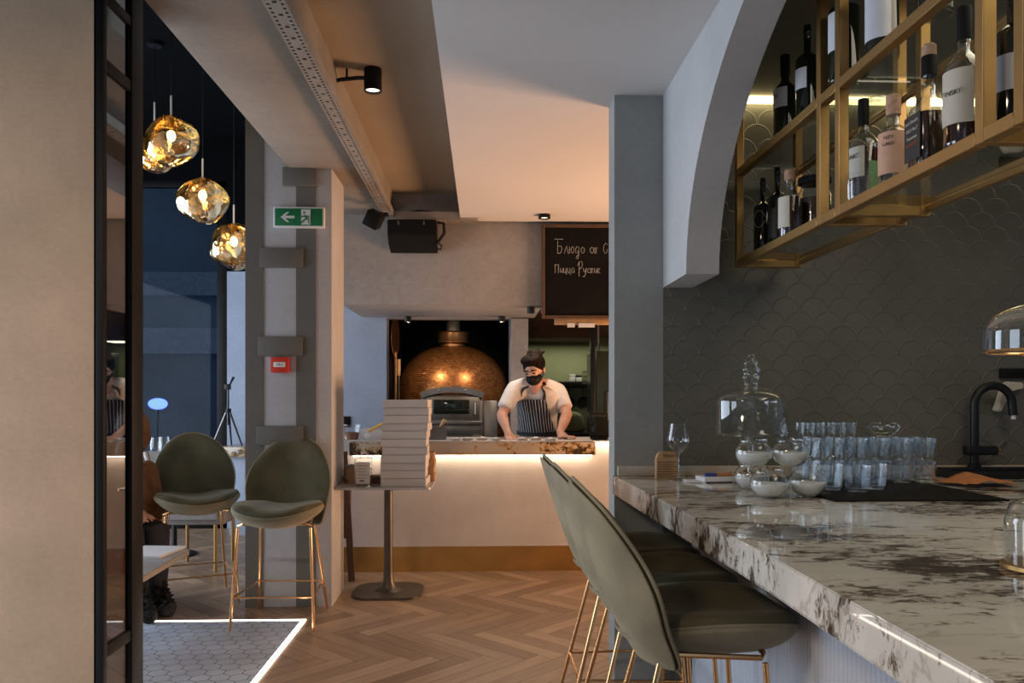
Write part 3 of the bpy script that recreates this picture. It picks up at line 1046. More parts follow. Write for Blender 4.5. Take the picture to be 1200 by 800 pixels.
# ---- upholstered counter chairs
def make_chair(name, label):
    t = thing(name, label, 'chair')
    H0, H1 = .550, 1.07

    def back(u, v):
        x, y = u * math.sqrt(1 - v * v / 2), v * math.sqrt(1 - u * u / 2)
        if v < 0:
            k = min(1, -v * 1.3)
            x, y = x * (1 - .70 * k) + u * .70 * k, y * (1 - .8 * k) + v * .8 * k
        else:
            x, y = x * .76 + u * .24 * (1 - .32 * v * v), y * .86 + v * .14
        h = ((y + 1) / 2) ** 1.14
        wid = .240 + .020 * math.sin(PI * min(1, h * 1.1)) - .010 * max(0, .45 - h)
        X = x * wid
        return Vector((X, .150 + .185 * h ** 1.1 - (1.45 + .5 * max(0, .5 - h)) * X * X - .10 * max(0, .22 - h), H0 + (H1 - H0) * h))

    mb = MB()
    rim = mb.shell(back, 16, 16, lambda u, v: .014 + .040 * (1 - max(abs(u), abs(v)) ** 3))
    # outer shell faces rearwards, padded face forwards
    mb.build('backrest', [M['velvet']], t, 60, mods=[('SUBSURF', dict(levels=1, render_levels=1))])

    def outer(u, v):
        p = back(u * .995, v * .995)
        return p + Vector((0, .004, 0))
    ob = MB()
    ob.shell(lambda u, v: outer(u, v), 16, 16, lambda u, v: -(.006 + .016 * (1 - max(abs(u), abs(v)) ** 2)))
    ob.build('back_shell', M['velvet_lit'], t, 60, mods=[('SUBSURF', dict(levels=1, render_levels=1))])
    MB().tube(rim, .0065, 6, closed=True).build('piping', M['velvet_lit'], t, 60, mods=[('SUBSURF', dict(levels=1, render_levels=1))])

    def seat(u, v):
        x, y = u * math.sqrt(1 - v * v / 2), v * math.sqrt(1 - u * u / 2)
        x, y = x * .75 + u * .25 * (1 - .25 * v * v), y * .85 + v * .15
        X = x * (.284 - .056 * (y + 1) / 2)
        Y = -.070 + y * .265
        f = max(0, -y)
        return Vector((X, Y, .628 + 1.0 * X * X + .020 * f ** 2))

    mb = MB()
    rim = mb.shell(seat, 16, 16, lambda u, v: .026 + .030 * (1 - max(abs(u), abs(v)) ** 5))
    mb.build('seat', M['velvet'], t, 60, mods=[('SUBSURF', dict(levels=1, render_levels=1))])
    ob = MB()
    ob.shell(lambda u, v: seat(u, v) + Vector((0, 0, -.001)), 16, 16, lambda u, v: -(.014 + .050 * (1 - max(abs(u), abs(v)) ** 3)))
    ob.build('seat_shell', M['velvet_lit'], t, 60, mods=[('SUBSURF', dict(levels=1, render_levels=1))])
    MB().tube([p + Vector((0, 0, -.013)) for p in rim], .005, 6, closed=True).build('piping', M['velvet_lit'], t, 60)
    r = .0085
    zt = .598
    F, B = (.205, -.19), (.160, .095)
    for s in (-1, 1):
        for (tx, ty), (bx, by) in ((F, (.235, -.235)), (B, (.212, .245))):
            lg = MB().tube([(s * bx, by, .004), (s * (bx * .96 + tx * .04), by * .96 + ty * .04, .03), (s * tx, ty, zt - .02)], [.006, r, r], 10)
            lg.build('leg', M['copper'], t)
    ring = [(-F[0] + .03, F[1] - .004, zt), (F[0] - .03, F[1] - .004, zt), (F[0], F[1] + .01, zt - .006), (B[0], B[1] - .02, zt - .006), (B[0] - .03, B[1], zt), (-B[0] + .03, B[1], zt), (-B[0], B[1] - .02, zt - .006), (-F[0], F[1] + .01, zt - .006)]
    fr_ = MB().tube(ring, r, 8, closed=True)
    for yy in (-.12, .06):
        fr_.box(-.17, .17, yy - .012, yy + .012, zt + .004, zt + .016)
    fr_.build('seat_frame', M['copper'], t)

    def at(top, bot, z):
        k = (z - .004) / (zt - .024)
        return Vector((bot[0] + (top[0] - bot[0]) * k, bot[1] + (top[1] - bot[1]) * k, z))
    f_, b_ = at(F, (.235, -.235), .19), at(B, (.212, .245), .19)
    for p, q in (((-f_.x, f_.y), (f_.x, f_.y)), ((-b_.x, b_.y), (b_.x, b_.y)), ((-f_.x, f_.y), (-b_.x, b_.y)), ((f_.x, f_.y), (b_.x, b_.y))):
        MB().tube([(*p, .19), (*q, .19)], .0055, 8).build('stretcher', M['copper'], t)
    return t


CHG = 'olive velvet counter chairs with brass legs'
fm, rm = G(320, 740.5), G(342.5, 714)
ch = make_chair('counter_chair', 'olive velvet counter chair with brass legs standing in front of the banded pillar')
ch['group'] = CHG
ch.location = ((fm.x + rm.x) / 2, (fm.y + rm.y) / 2 - .005, 0)
ch.rotation_euler = (0, 0, R(-1))
FL, RR = G(202, 718.5), G(261, 689)
copy_tree(ch, ((FL.x + RR.x) / 2 - .025, (FL.y + RR.y) / 2 + .02, 0), R(24), 'olive velvet counter chair with brass legs turned beside the dark window, left of pillar', CHG)
for i, (y, lab) in enumerate(((2.42, 'nearest olive velvet bar stool with its back to the room, tucked under marble bar'),
                              (2.925, 'middle olive velvet bar stool of the row tucked under marble bar'),
                              (3.40, 'farthest olive velvet bar stool, half hidden at the pier end of marble bar'))):
    st = copy_tree(ch, (.595 + (.0, -.012, -.018)[i], y, .0), R(90), lab, 'sage velvet stools along the bar')
    st.name = 'bar_stool'
    st.scale = (.90, 1.0, 1.01)

# ---- pedestal table with the stack of boxes
tb = W(450, 600, 5.48)
tb.x = max(tb.x, pxr + .312)
TZ = .738
tab = thing('pedestal_table', 'square pedestal table with thin grey top beside the pillar, carrying white boxes', 'table', (tb.x, tb.y, 0))


def rsq(w, d, r, n=6):
    o = []
    for cx_, cy_, a0 in ((w / 2 - r, d / 2 - r, 0), (-w / 2 + r, d / 2 - r, 90), (-w / 2 + r, -d / 2 + r, 180), (w / 2 - r, -d / 2 + r, 270)):
        for q in range(n + 1):
            o.append((cx_ + r * math.cos(R(a0 + 90 * q / n)), cy_ + r * math.sin(R(a0 + 90 * q / n))))
    return o


mb = MB().prism(rsq(.61, .60, .03), 'z', TZ - .014, TZ)
mb.build('table_top', M['marble'], tab)
MB().lathe([(0, .012), (.10, .014), (.055, .035), (.036, .08), (.031, .16), (.029, TZ - .05), (.05, TZ - .03), (.09, TZ - .014), (0, TZ - .014)], 24).build('column', M['gunmetal'], tab)
mb = MB().prism(rsq(.46, .46, .12, 8), 'z', 0.0, .016)
bmesh.ops.bevel(mb.bm, geom=[e for e in mb.bm.edges if abs(e.verts[0].co.z - .016) < 1e-4 and abs(e.verts[1].co.z - .016) < 1e-4], offset=.006, segments=2, affect='EDGES')
mb.build('base', M['gunmetal'], tab)

# white pizza boxes
rows = [(448.5, 502), (449.5, 502.5), (449, 502), (449.5, 501.5), (447.5, 500), (446.5, 499), (448, 499.5), (447, 499), (446.5, 498), (445.8, 497.5), (447, 499.5)]
ords = ['topmost', 'second from the top', 'third from the top', 'fourth from the top', 'fifth from the top', 'middle, sixth from the top', 'fifth from the bottom', 'fourth from the bottom',
        'third from the bottom', 'second from the bottom', 'lowest']
BH = .0512
box0 = None
for i, (p, q) in enumerate(reversed(rows)):
    y = tb.y - .235 + .004 * ((i * 7) % 5 - 2)
    x = XAT((p + q) / 2, y)
    lab = 'white pizza box, %s in the stack of eleven' % ords[10 - i]
    loc = (x, y + .155, TZ + .0005 + i * BH)
    rz = R(((i * 5) % 7 - 3) * .5)
    if box0 is None:
        box0 = thing('pizza_box', lab, 'box', loc, rz, 'stack of white pizza boxes')
        w = (q - p) * (y) / FOC / 2
        m_ = MB().box(-w + .002, w - .002, -.153, .153, 0, BH - .010, .001)
        m_.build('tray', M['card'], box0, 0)
        l_ = MB().box(-w, w, -.155, .155, .0035, BH - .0012, .001)
        l_.build('lid', M['card'], box0, 0)
    else:
        copy_tree(box0, loc, rz, lab)

# ---- folded dark easel behind the pillar
ez = G(409, 681)
es = thing('folding_stand', 'dark brown wooden stand leaning behind the pillar next to the pass counter', 'stand', (ez.x, ez.y, 0))
for i, dx in enumerate((0, -.20)):
    MB().flat([(dx + .02 * (1 - i), 0, 0), (dx - .05 + .03 * i, .10, .92)], .045, .02, (0, 1, 0)).build('upright', M['darkwood'], es)
MB().box(-.24, .0, .03, .05, .30, .80, .004).build('board', M['darkwood'], es).rotation_euler = (R(-5), 0, 0)

# ================================================================== FIXTURES
# ---- perforated cable trays
def tray(name, label, x0, x1, y0, y1, z, along, lip):
    t = thing(name, label, 'cable tray', ((x0 + x1) / 2, (y0 + y1) / 2, z))
    mb = MB()
    if along == 'y':
        L, Wd = y1 - y0, x1 - x0
    else:
        L, Wd = x1 - x0, y1 - y0
    st = .032
    n = int(L / st)
    us = [0.0]
    for i in range(n):
        us += [i * st + .009, i * st + .023]
    us.append(L)
    vs = [0, .12, .26, .40, .60, .74, .88, 1.0]
    hole = {1, 5}
    P = {}

    def vert(i, j):
        if (i, j) not in P:
            u, v = us[i] - L / 2, (vs[j] - .5) * Wd
            P[(i, j)] = mb.bm.verts.new((v, u, 0) if along == 'y' else (u, v, 0))
        return P[(i, j)]
    for i in range(len(us) - 1):
        for j in range(7):
            if i % 2 == 1 and j in hole:
                continue
            if i % 6 == 2 and j == 3:
                continue
            mb.bm.faces.new((vert(i, j), vert(i + 1, j), vert(i + 1, j + 1), vert(i, j + 1)))
    mb.build('perforated_base', M['zinc'], t, 0, mods=[('SOLIDIFY', dict(thickness=.0015))])
    for s in (-1, 1):
        b = MB()
        if along == 'y':
            b.box(s * Wd / 2 - .001, s * Wd / 2 + .001, -L / 2, L / 2, 0, lip)
        else:
            b.box(-L / 2, L / 2, s * Wd / 2 - .001, s * Wd / 2 + .001, 0, lip)
        b.build('side_lip', M['zinc'], t, 0)
    return t


tzz = BZ - .055
k_ = (EYE - tzz)
tray('cable_tray', 'long perforated grey cable tray running under the concrete beam', -.563 * -k_ * -1 if False else .563 * k_, .503 * k_, .9, HY - .16, tzz, 'y', .05)
tray2y = HY - .16
tz2 = ZAT(500, 257, tray2y)
tray('cable_tray', 'short perforated cable tray crossing above the black speaker box', XAT(448, tray2y), XAT(560, tray2y), tray2y, tray2y + .13, tz2, 'x', .06)
cb = MB().tube([(XAT(455, HY - .1), HY - .09, tz2 + .03), (XAT(490, HY - .1), HY - .10, tz2 + .075), (XAT(505, HY - .1), HY - .09, tz2 + .07), (XAT(535, HY - .1), HY - .09, tz2 + .02)], .012, 8).build('cable', M['black_matt'])
tag(cb, 'black cable lying in the short tray above the speaker box', 'cable')

# ---- black speaker box under the crossing tray
sy = HY - .24
s0, s1 = XAT(454, sy), XAT(511, sy)
zt_, zb_ = ZAT(480, 257, sy), ZAT(480, 287, sy + .1)
sp = thing('speaker_box', 'black box speaker hung below the short cable tray on the hood wall', 'speaker', ((s0 + s1) / 2, sy, zt_))
w = (s1 - s0) / 2
mb = MB().prism([(-.0, 0), (.22, 0), (.22, -.22), (.06, zb_ - zt_), (-.0, -.115)], 'x', -w, w)
bmesh.ops.bevel(mb.bm, geom=mb.bm.edges[:], offset=.005, segments=2, affect='EDGES')
mb.build('cabinet', M['black_matt'], sp)
br_ = MB().tube([(w + .004, .06, -.01), (w + .055, .06, -.015), (w + .06, .06, -.09), (w + .02, .06, -.15), (w - .004, .06, -.16)], .012, 8)
br_.build('bracket', M['black_metal'], sp)
MB().tube([(w + .01, .05, -.165), (w + .04, .05, -.19), (w + .035, .05, -.215), (w, .05, -.215)], .007, 8).build('cable', M['black_metal'], sp)
for q in (-.55, .5):
    MB().box(q * w - .006, q * w + .006, -.006, .0, -.04, -.01, .001).build('clip', M['steel'], sp)

# ---- small tilted spot on the tray end
p = W(438, 257, 5.85)
so = thing('track_spot', 'small square black spotlight tilted down at the end of the long cable tray', 'spotlight', (p.x, p.y, p.z))
rm_ = Matrix.Rotation(R(28), 4, 'Y') @ Matrix.Rotation(R(20), 4, 'X')
MB().box(-.055, .055, -.06, .07, -.055, .055, .006, mat=rm_).build('head', M['black_matt'], so)
MB().tube([(.02, 0, .03), (.04, .06, .06), (.06, .14, .066)], .013, 8).box(.03, .09, .10, .17, .055, .075, .004).build('bracket', M['black_metal'], so)

# ---- cylinder spot on the sand ceiling, with its cable arm
p = W(437, 94, 3.95)
sz_ = CZ
cs = thing('ceiling_spot', 'round black ceiling spotlight with bent conduit beside the long cable tray', 'spotlight', (p.x, p.y, CZ))
hh = CZ - ZAT(437, 107, p.y)
MB().lathe([(0, -.002), (.042, -.002), (.043, -.01), (.043, -hh), (.037, -hh), (.036, -hh + .012), (0, -hh + .012)], 28).build('housing', M['black_matt'], cs)
MB().lathe([(0, -hh + .010), (.035, -hh + .010)], 24).build('lens', M['spot_face'], cs)
xl = XAT(386, p.y) - p.x
MB().tube([(-.03, 0, -.045), (xl * .35, 0, -.045), (xl * .75, -.0, -.055), (xl * .95, 0, -.065), (xl * 1.05, 0, -.09)], .010, 8).tube([(xl * .6, 0, -.05), (xl * .6, 0, -.002)], .006, 6).build('conduit', M['black_metal'], cs)
s = lamp('ceiling_spot_beam', 'SPOT', (0, 0, -hh - .005), 14, (1, .76, .55), .03, (0, 0, 0), R(100), .7)
s.parent = cs

# ---- small downlight by the blackboard
p = W(638, 262, 6.15)
ds = thing('recessed_spot', 'small round black spot under the white ceiling beside the blackboard', 'spotlight', (p.x, p.y, WZ))
MB().lathe([(0, -.0005), (.045, -.0005), (.046, -.03), (.035, -.03), (.034, -.02), (0, -.02)], 24).build('housing', M['black_matt'], ds)
MB().lathe([(0, -.0205), (.033, -.0205)], 20).build('lens', M['spot_face'], ds)

# ---- exit sign
ey = PFY - .01
ex0, ex1, ez0, ez1 = XAT(321, ey), XAT(381, ey), ZAT(350, 267.5, ey), ZAT(350, 243, ey)
es_ = thing('exit_sign', 'green and white emergency exit sign with arrow and running figure on the pillar', 'sign', ((ex0 + ex1) / 2, PFY, (ez0 + ez1) / 2))
w, h = (ex1 - ex0) / 2, (ez1 - ez0) / 2
MB().box(-w, w, -.032, -.0005, -h, h, .006).build('housing', M['signwhite'], es_)
MB().box(-w + .012, w - .012, -.0345, -.031, -h + .012, h - .012, .001).build('green_face', M['green'], es_)
fz = -.0362
arw = MB().prism([(-w * .70, 0), (-w * .46, h * .48), (-w * .36, h * .48), (-w * .52, h * .12), (-w * .16, h * .12), (-w * .16, -h * .12), (-w * .52, -h * .12), (-w * .36, -h * .48), (-w * .46, -h * .48)], 'y', fz, -.0335)
arw.build('arrow', M['signwhite'], es_, 0)
MB().box(w * .10, w * .46, fz, -.0335, -h * .72, h * .72).build('doorway_mark', M['signwhite'], es_, 0)
rf = MB()
g = lambda x, z: (w * (.28 + x), -.0385, h * z)
rf.tube([g(-.05, .12), g(.02, -.15)], .0055, 6).tube([g(.02, -.15), g(.11, -.30), g(.12, -.62)], .004, 6).tube([g(.02, -.15), g(-.10, -.35), g(-.17, -.58)], .004, 6)
rf.tube([g(-.05, .12), g(.08, .05), g(.12, -.12)], .0035, 6).tube([g(-.05, .12), g(-.15, -.02), g(-.2, .12)], .0035, 6)
rf.ell(Vector(g(-.06, .42)), (.006, .003, .007), u=10, v=8)
rf.build('running_figure', M['green'], es_)

# ---- fire call point
cy0 = PFY
c0, c1, d0, d1 = XAT(318.5, ey), XAT(339.5, ey), ZAT(330, 436.5, ey), ZAT(330, 418.5, ey)
cp = thing('fire_call_point', 'small red square fire call point with white break panel on the pillar', 'alarm', ((c0 + c1) / 2, PFY, (d0 + d1) / 2))
w, h = (c1 - c0) / 2, (d1 - d0) / 2
MB().box(-w, w, -.045, -.0005, -h, h, .006).build('case', M['red'], cp)
MB().box(-w * .66, w * .66, -.048, -.044, -h * .30, h * .34, .001).build('break_panel', M['signwhite'], cp)
MB().ell((0, -.0485, .002), (.005, .001, .005), u=10, v=6).box(-.018, -.009, -.049, -.047, -.002, .003).box(.009, .018, -.049, -.047, -.002, .003).build('mark', M['ink'], cp)

# ---- switch plates on the cool plaster
p = W(405, 494, 7.49)
sw = thing('wall_switch', 'dark grey switch plate on the cool plaster wall left of the oven niche', 'switch', (XAT(405, KY), KY, ZAT(405, 494, KY)))
MB().box(-.045, .045, -.012, -.0005, -.05, .05, .003).build('plate', M['black_matt'], sw)
MB().box(-.022, .022, -.016, -.011, -.03, .03, .002).build('rocker', M['dark_frame'], sw)

# ---- melted gold globes
def globe(label, px_, py_, zc, rad, seed, top_px):
    p = W(px_, py_, zc)
    t = thing('globe_pendant', label, 'pendant lamp', (p.x, p.y, p.z), 0, 'gold glass globe pendants')
    r = rad * zc / FOC
    mb = MB()
    q = bmesh.ops.create_uvsphere(mb.bm, u_segments=40, v_segments=28, radius=1)['verts']
    for v in q:
        d = v.co.normalized()
        k = 1 + .15 * noise.noise(d * 1.2 + Vector((seed, 0, 0))) + .012 * noise.noise(d * 4 + Vector((seed, 5, 0)))
        v.co = Vector((d.x * r * k, d.y * r * k, d.z * r * .95 * k))
    mb.build('glass_shell', M['gold'], t)
    mb = MB().lathe([(0, r * .96), (.018, r * .96), (.02, r * .86), (.016, r * .5), (0, r * .5)], 16)
    mb.build('lamp_holder', M['brass'], t)
    MB().ell((0, 0, r * .22), (.026, .026, .036)).build('bulb', M['bulb'], t)
    zt = ZAT(top_px[0], top_px[1], p.y) - p.z
    MB().tube([(0, 0, r * .9), (0, 0, zt)], .006, 8).build('rod', M['signwhite'], t)
    MB().tube([(0, 0, zt), (0, 0, 3.9 - p.z)], .0035, 6).lathe([(0, 3.898 - p.z), (.05, 3.898 - p.z), (.05, 3.87 - p.z), (0, 3.87 - p.z)], 16).build('cord', M['black_metal'], t)
    l = lamp('globe_pendant_glow', 'POINT', (0, 0, -r * .1), 2.2, (1, .68, .36), .03)
    l.parent = t
    return t


globe('gold glass globe pendant hanging nearest the glass partition, in front of another', 200.5, 166, 5.0, 30.5, 1.0, (203.5, 112))
globe('gold glass globe pendant hanging in the middle, lower than the first pair', 237.5, 235, 5.35, 28, 4.0, (239, 186))
globe('gold glass globe pendant hanging lowest, partly behind the pillar', 274, 289, 5.8, 27.5, 7.0, (275, 240))
globe('gold glass globe pendant hidden mostly behind the nearest globe', 181, 181, 5.9, 22, 10.0, (183, 120))

# ---- blackboard
by_ = HY - .05
bx0, bx1 = XAT(635, by_), 1.55
bz0, bz1 = ZAT(660, 373, by_), ZAT(660, 263, by_)
bb = thing('blackboard', 'large blackboard with chalk handwriting hanging on the wall over the pass', 'blackboard', (bx0, by_, bz0))
bw, bh = bx1 - bx0, bz1 - bz0
MB().box(.02, bw - .02, .0, .03, .02, bh - .02).build('slate', M['slate'], bb, 0)
for nm, q in (('frame', (0, .024, -.012, .034, 0, bh)), ('frame', (bw - .024, bw, -.012, .034, 0, bh)), ('frame', (.024, bw - .024, -.012, .034, bh - .024, bh)), ('frame', (.024, bw - .024, -.012, .034, 0, .024))):
    MB().box(*q, .003).build(nm, M['darkwood'], bb)
S_ = {
    'Б': [[(0, 0), (0, 1)], [(-.35, 1.12), (.62, 1.12)], [(0, .55), (.35, .6), (.5, .35), (.35, .04), (0, 0)]],
    'л': [[(0, 0), (.18, .45), (.26, .6), (.36, .3), (.46, 0)]],
    'ю': [[(0, 0), (0, .55)], [(0, .3), (.16, .3)], [(.36, .02), (.2, .15), (.2, .42), (.36, .56), (.5, .42), (.5, .15), (.36, .02)]],
    'д': [[(.4, .5), (.2, .56), (.05, .35), (.1, .05), (.3, .04), (.42, .3), (.42, .52), (.42, -.1), (.3, -.42), (.1, -.38), (.2, -.2), (.5, .0)]],
    'о': [[(.25, .02), (.06, .15), (.05, .4), (.25, .52), (.42, .38), (.4, .12), (.25, .02)]],
    'т': [[(0, 0), (0, .4)], [(-.1, .45), (.34, .45)], [(.17, .42), (.17, 0)]],
    'ш': [[(.02, .5), (.0, .1), (.15, .0), (.26, .15), (.27, .5), (.27, .12), (.42, 0), (.55, .2), (.56, .5)]],
    'П': [[(0, 0), (.02, .8)], [(-.12, .82), (.6, .8)], [(.46, .8), (.46, 0)]],
    'и': [[(0, .5), (.02, .05), (.18, .06), (.33, .48), (.34, 0)]],
    'ц': [[(0, .5), (.02, .05), (.2, .03), (.34, .2), (.34, .5), (.34, 0), (.42, -.15)]],
    'а': [[(.4, .45), (.2, .52), (.03, .3), (.1, .02), (.3, .08), (.4, .45), (.4, .02)]],
    'к': [[(0, 0), (.02, .5)], [(.34, .5), (.04, .22), (.36, 0)]],
    'С': [[(.5, .7), (.3, .85), (.06, .6), (.05, .25), (.25, .02), (.5, .15), (.45, .35)]],
    'Р': [[(.05, -.35), (.1, 1.1)], [(-.12, .75), (.1, 1.12), (.45, 1.15), (.55, .8), (.4, .5), (.1, .42)]],
    'у': [[(0, .5), (.06, .15), (.25, .12), (.42, .5)], [(.42, .5), (.3, -.1), (.08, -.38), (-.08, -.3)]],
    'с': [[(.38, .4), (.22, .5), (.05, .3), (.1, .04), (.38, .08)]],
}


def chalk_line(word, x, z, size, adv):
    mb = MB()
    for chh in word:
        if chh == ' ':
            x += size * .34
            continue
        for st in S_[chh]:
            pts = [(x + a_ * size * .70, -.0016, z + b_ * size) for a_, b_ in st]
            mb.tube(pts, .0024, 5)
        x += size * .70 * (max(a_ for st in S_[chh] for a_, _ in st) + .13)
    mb.build('chalk_lettering', M['chalk'], bb)


u_ = by_ / FOC
chalk_line('Блюдо от С', (653.5 - 635) * u_, bz1 - (297 - 263) * u_ - bz0, .100, 0)
chalk_line('Пицца Рустик', (650.5 - 635) * u_, bz1 - (320 - 263) * u_ - bz0, .080, 0)
# ticket rail below it
tr = thing('ticket_rail', 'light wooden ticket rail with paper slips below the blackboard', 'rail', (XAT(650, HY + .02), HY + .02, ZAT(680, 380, HY)))
MB().box(0, 1.0, 0, .04, 0, .05, .004).build('bar', M['wood'], tr)
for a0, a1 in ((.10, .16), (.19, .32)):
    MB().box(a0, a1, -.006, -.001, -.022, .012).build('paper_slip', M['paper'], tr, 0)

# ================================================================== BAR SHELF, BOTTLES, GLASSWARE
SX, SD, BT = 1.10, .29, .032
yA, yB, yC, yD, yE, yF = 3.52, YATX(961, SX), YATX(978, SX), YATX(1152, SX), YATX(1187, SX), .95
ZB = ZATX(985, 251, SX)
ZM = ZATX(1090, 6, SX) - .01
shelf = thing('hanging_shelf', 'open brass tube shelf with glass panes hanging in the arch over the bar', 'shelf', (SX, yF, ZB))


def sb(x0, x1, y0, y1, z0, z1, nm):
    MB().box(x0 - SX, x1 - SX, y0 - yF, y1 - yF, z0 - ZB, z1 - ZB, .002, 1).build(nm, M['brass'], shelf)


for yy in (yA - BT, yB, yC - BT, yD, yE - BT, yF):
    for xx in (SX, SX + SD - BT):
        sb(xx, xx + BT, yy, yy + BT, ZB, WZ - .014, 'post')
    sb(SX + BT, SX + SD - BT, yy, yy + BT, ZB, ZB + BT, 'cross_bar')
for y0, y1 in ((yB + BT, yA - BT), (yC, yB), (yD + BT, yC - BT), (yE, yD), (yF + BT, yE - BT)):
    for zz in (ZB, ZM):
        sb(SX, SX + BT, y0, y1, zz, zz + BT, 'rail')
        sb(SX + SD - .016, SX + SD, y0, y1, zz + .014, zz + BT, 'rail')
for zz in (ZB, ZM):
    for y0, y1 in ((yB + BT, yA - BT), (yC, yB), (yD + BT, yC - BT), (yE, yD), (yF + BT, yE - BT)):
        MB().box(BT * .5, SD - BT * .5, y0 - yF, y1 - yF, zz - ZB + BT, zz - ZB + BT + .006).build('glass_pane', M['shelf_glass'], shelf, 0)
ZBT, ZMT = ZB + BT + .007, ZM + BT + .007


def curved(r, z0, z1, ca, span, n=14):
    mb = MB()
    a = [[], []]
    for i in range(n + 1):
        t = R(ca - span / 2 + span * i / n)
        for j, z in enumerate((z0, z1)):
            a[j].append(mb.bm.verts.new((r * math.cos(t), r * math.sin(t), z)))
    for i in range(n):
        mb.bm.faces.new((a[0][i], a[0][i + 1], a[1][i + 1], a[1][i]))
    return mb


def bottle(label, px_, X, z, h, r, glass, shoulder=.62, neck=.30, liquid=None, level=.6, cap=None, caph=.0, square=False, labels=(), neck_l=.28, name='bottle', group='bottles on the brass bar shelf', shape='wine'):
    y = YATX(px_, X)
    t = thing(name, label, 'bottle', (X, y, z), 0, group)
    rn = r * neck
    zs = h * shoulder
    zn = h * (1 - neck_l)
    prof = [(0, 0), (r * .86, 0), (r * .97, .004), (r, .012), (r, zs)]
    for k in range(1, 7):
        q = k / 6
        prof.append((rn + (r - rn) * (.5 + .5 * math.cos(PI * q)) ** (.8 if shape == 'wine' else .55), zs + (zn - zs) * q))
    prof += [(rn, h - .03), (rn * 1.12, h - .028), (rn * 1.12, h - .012), (rn, h - .010), (rn, h), (rn * .7, h)]
    mod = None
    n = 28
    if square:
        def mod(k, zz):
            th = 2 * PI * k / n
            s = 1 / (abs(math.cos(th)) ** 5 + abs(math.sin(th)) ** 5) ** .2
            f = 1 if zz <= zs else max(0, 1 - (zz - zs) / (zn - zs) * 1.3)
            return 1 + (s - 1) * f
    MB().lathe(prof, n, mod=mod).build('glass_body', M[glass], t, 50)
    if liquid:
        lp = [(0, .006), (r * .93, .007), (r * .955, .014)]
        lv = h * level
        if lv <= zs:
            lp += [(r * .955, lv), (0, lv)]
        else:
            lp += [(r * .955, zs), (r * .8, zs + (zn - zs) * .3), (0, zs + (zn - zs) * .3)]
        MB().lathe(lp, n, mod=mod).build('liquid', M[liquid], t, 50)
    if cap:
        MB().lathe([(0, h - caph), (rn * 1.18, h - caph), (rn * 1.2, h + .004), (rn * 1.1, h + .008), (0, h + .008)], 20).build('cap', M[cap], t)
    for lb in labels:
        m_, z0, z1, ca, span = lb[:5]
        if square:
            ch_ = MB().box(-r - .0016, -r * .99, -r * .84, r * .84, z0 * h, z1 * h)
            L_ = ch_.build('label', M[m_], t, 0)
        else:
            L_ = curved(r + .0012, z0 * h, z1 * h, ca, span).build('label', M[m_], t)
        for body, zz, sz, mm in lb[5:]:
            a_ = R(ca)
            if square:
                text('label_print', body, sz, M[mm], L_, (-r - .0022, 0, zz * h), (PI / 2, 0, -PI / 2))
            else:
                text('label_print', body, sz, M[mm], L_, ((r + .0028) * math.cos(a_), (r + .0028) * math.sin(a_), zz * h), (PI / 2, 0, a_ + PI / 2))
    return t


# lower shelf
b1 = bottle('dark wine bottle with thin round mark, first at the far end of lower shelf', 894, 1.20, ZBT, .335, .038, 'dark_bottle')
rc = MB()
pts = []
for q in range(20):
    a_ = -.9 + 1.8 * q / 19
    pts.append(((.0388) * math.cos(R(225) + a_ * .9), .0388 * math.sin(R(225) + a_ * .9), .155 + .036 * math.cos(a_ * 1.7) * (1 if q % 1 == 0 else 1)))
rc.tube(pts, .0012, 5)
rc.tube([(p[0], p[1], .31 - p[2]) for p in pts], .0012, 5)
rc.build('printed_ring', M['label'], b1)
bottle('dark wine bottle with silver blue glints, second from the far end of lower shelf', 911, 1.215, ZBT, .345, .038, 'dark_bottle', labels=[('label_black', .14, .5, 215, 70)])
bottle('short dark bottle with cream label, third from the far end of lower shelf', 925, 1.17, ZBT, .255, .040, 'glass', liquid='whisky', level=.62, neck=.4, neck_l=.25, cap='cork', caph=.03, shape='spirit', labels=[('label', .16, .62, 200, 100)])
jy = YATX(944, 1.24)
jr = thing('clip_jar', 'clear lidded jar of dark liquid between the cream labelled bottle and the brass posts', 'jar', (1.287, jy + .03, ZBT))
MB().lathe([(0, 0), (.060, 0), (.066, .008), (.066, .175), (.055, .20), (.05, .205), (.05, .225)], 28).build('glass_body', M['glass'], jr, 50)
MB().lathe([(0, .006), (.061, .008), (.062, .165), (0, .165)], 28).build('liquid', M['whisky'], jr, 50)
MB().lathe([(0, .226), (.062, .226), (.064, .232), (.062, .248), (.0, .252)], 28).build('lid', M['black_matt'], jr)
MB().tube([(-.068, -.0, .17), (-.072, 0, .21), (-.06, 0, .235)], .003, 6).build('wire_clip', M['steel'], jr)

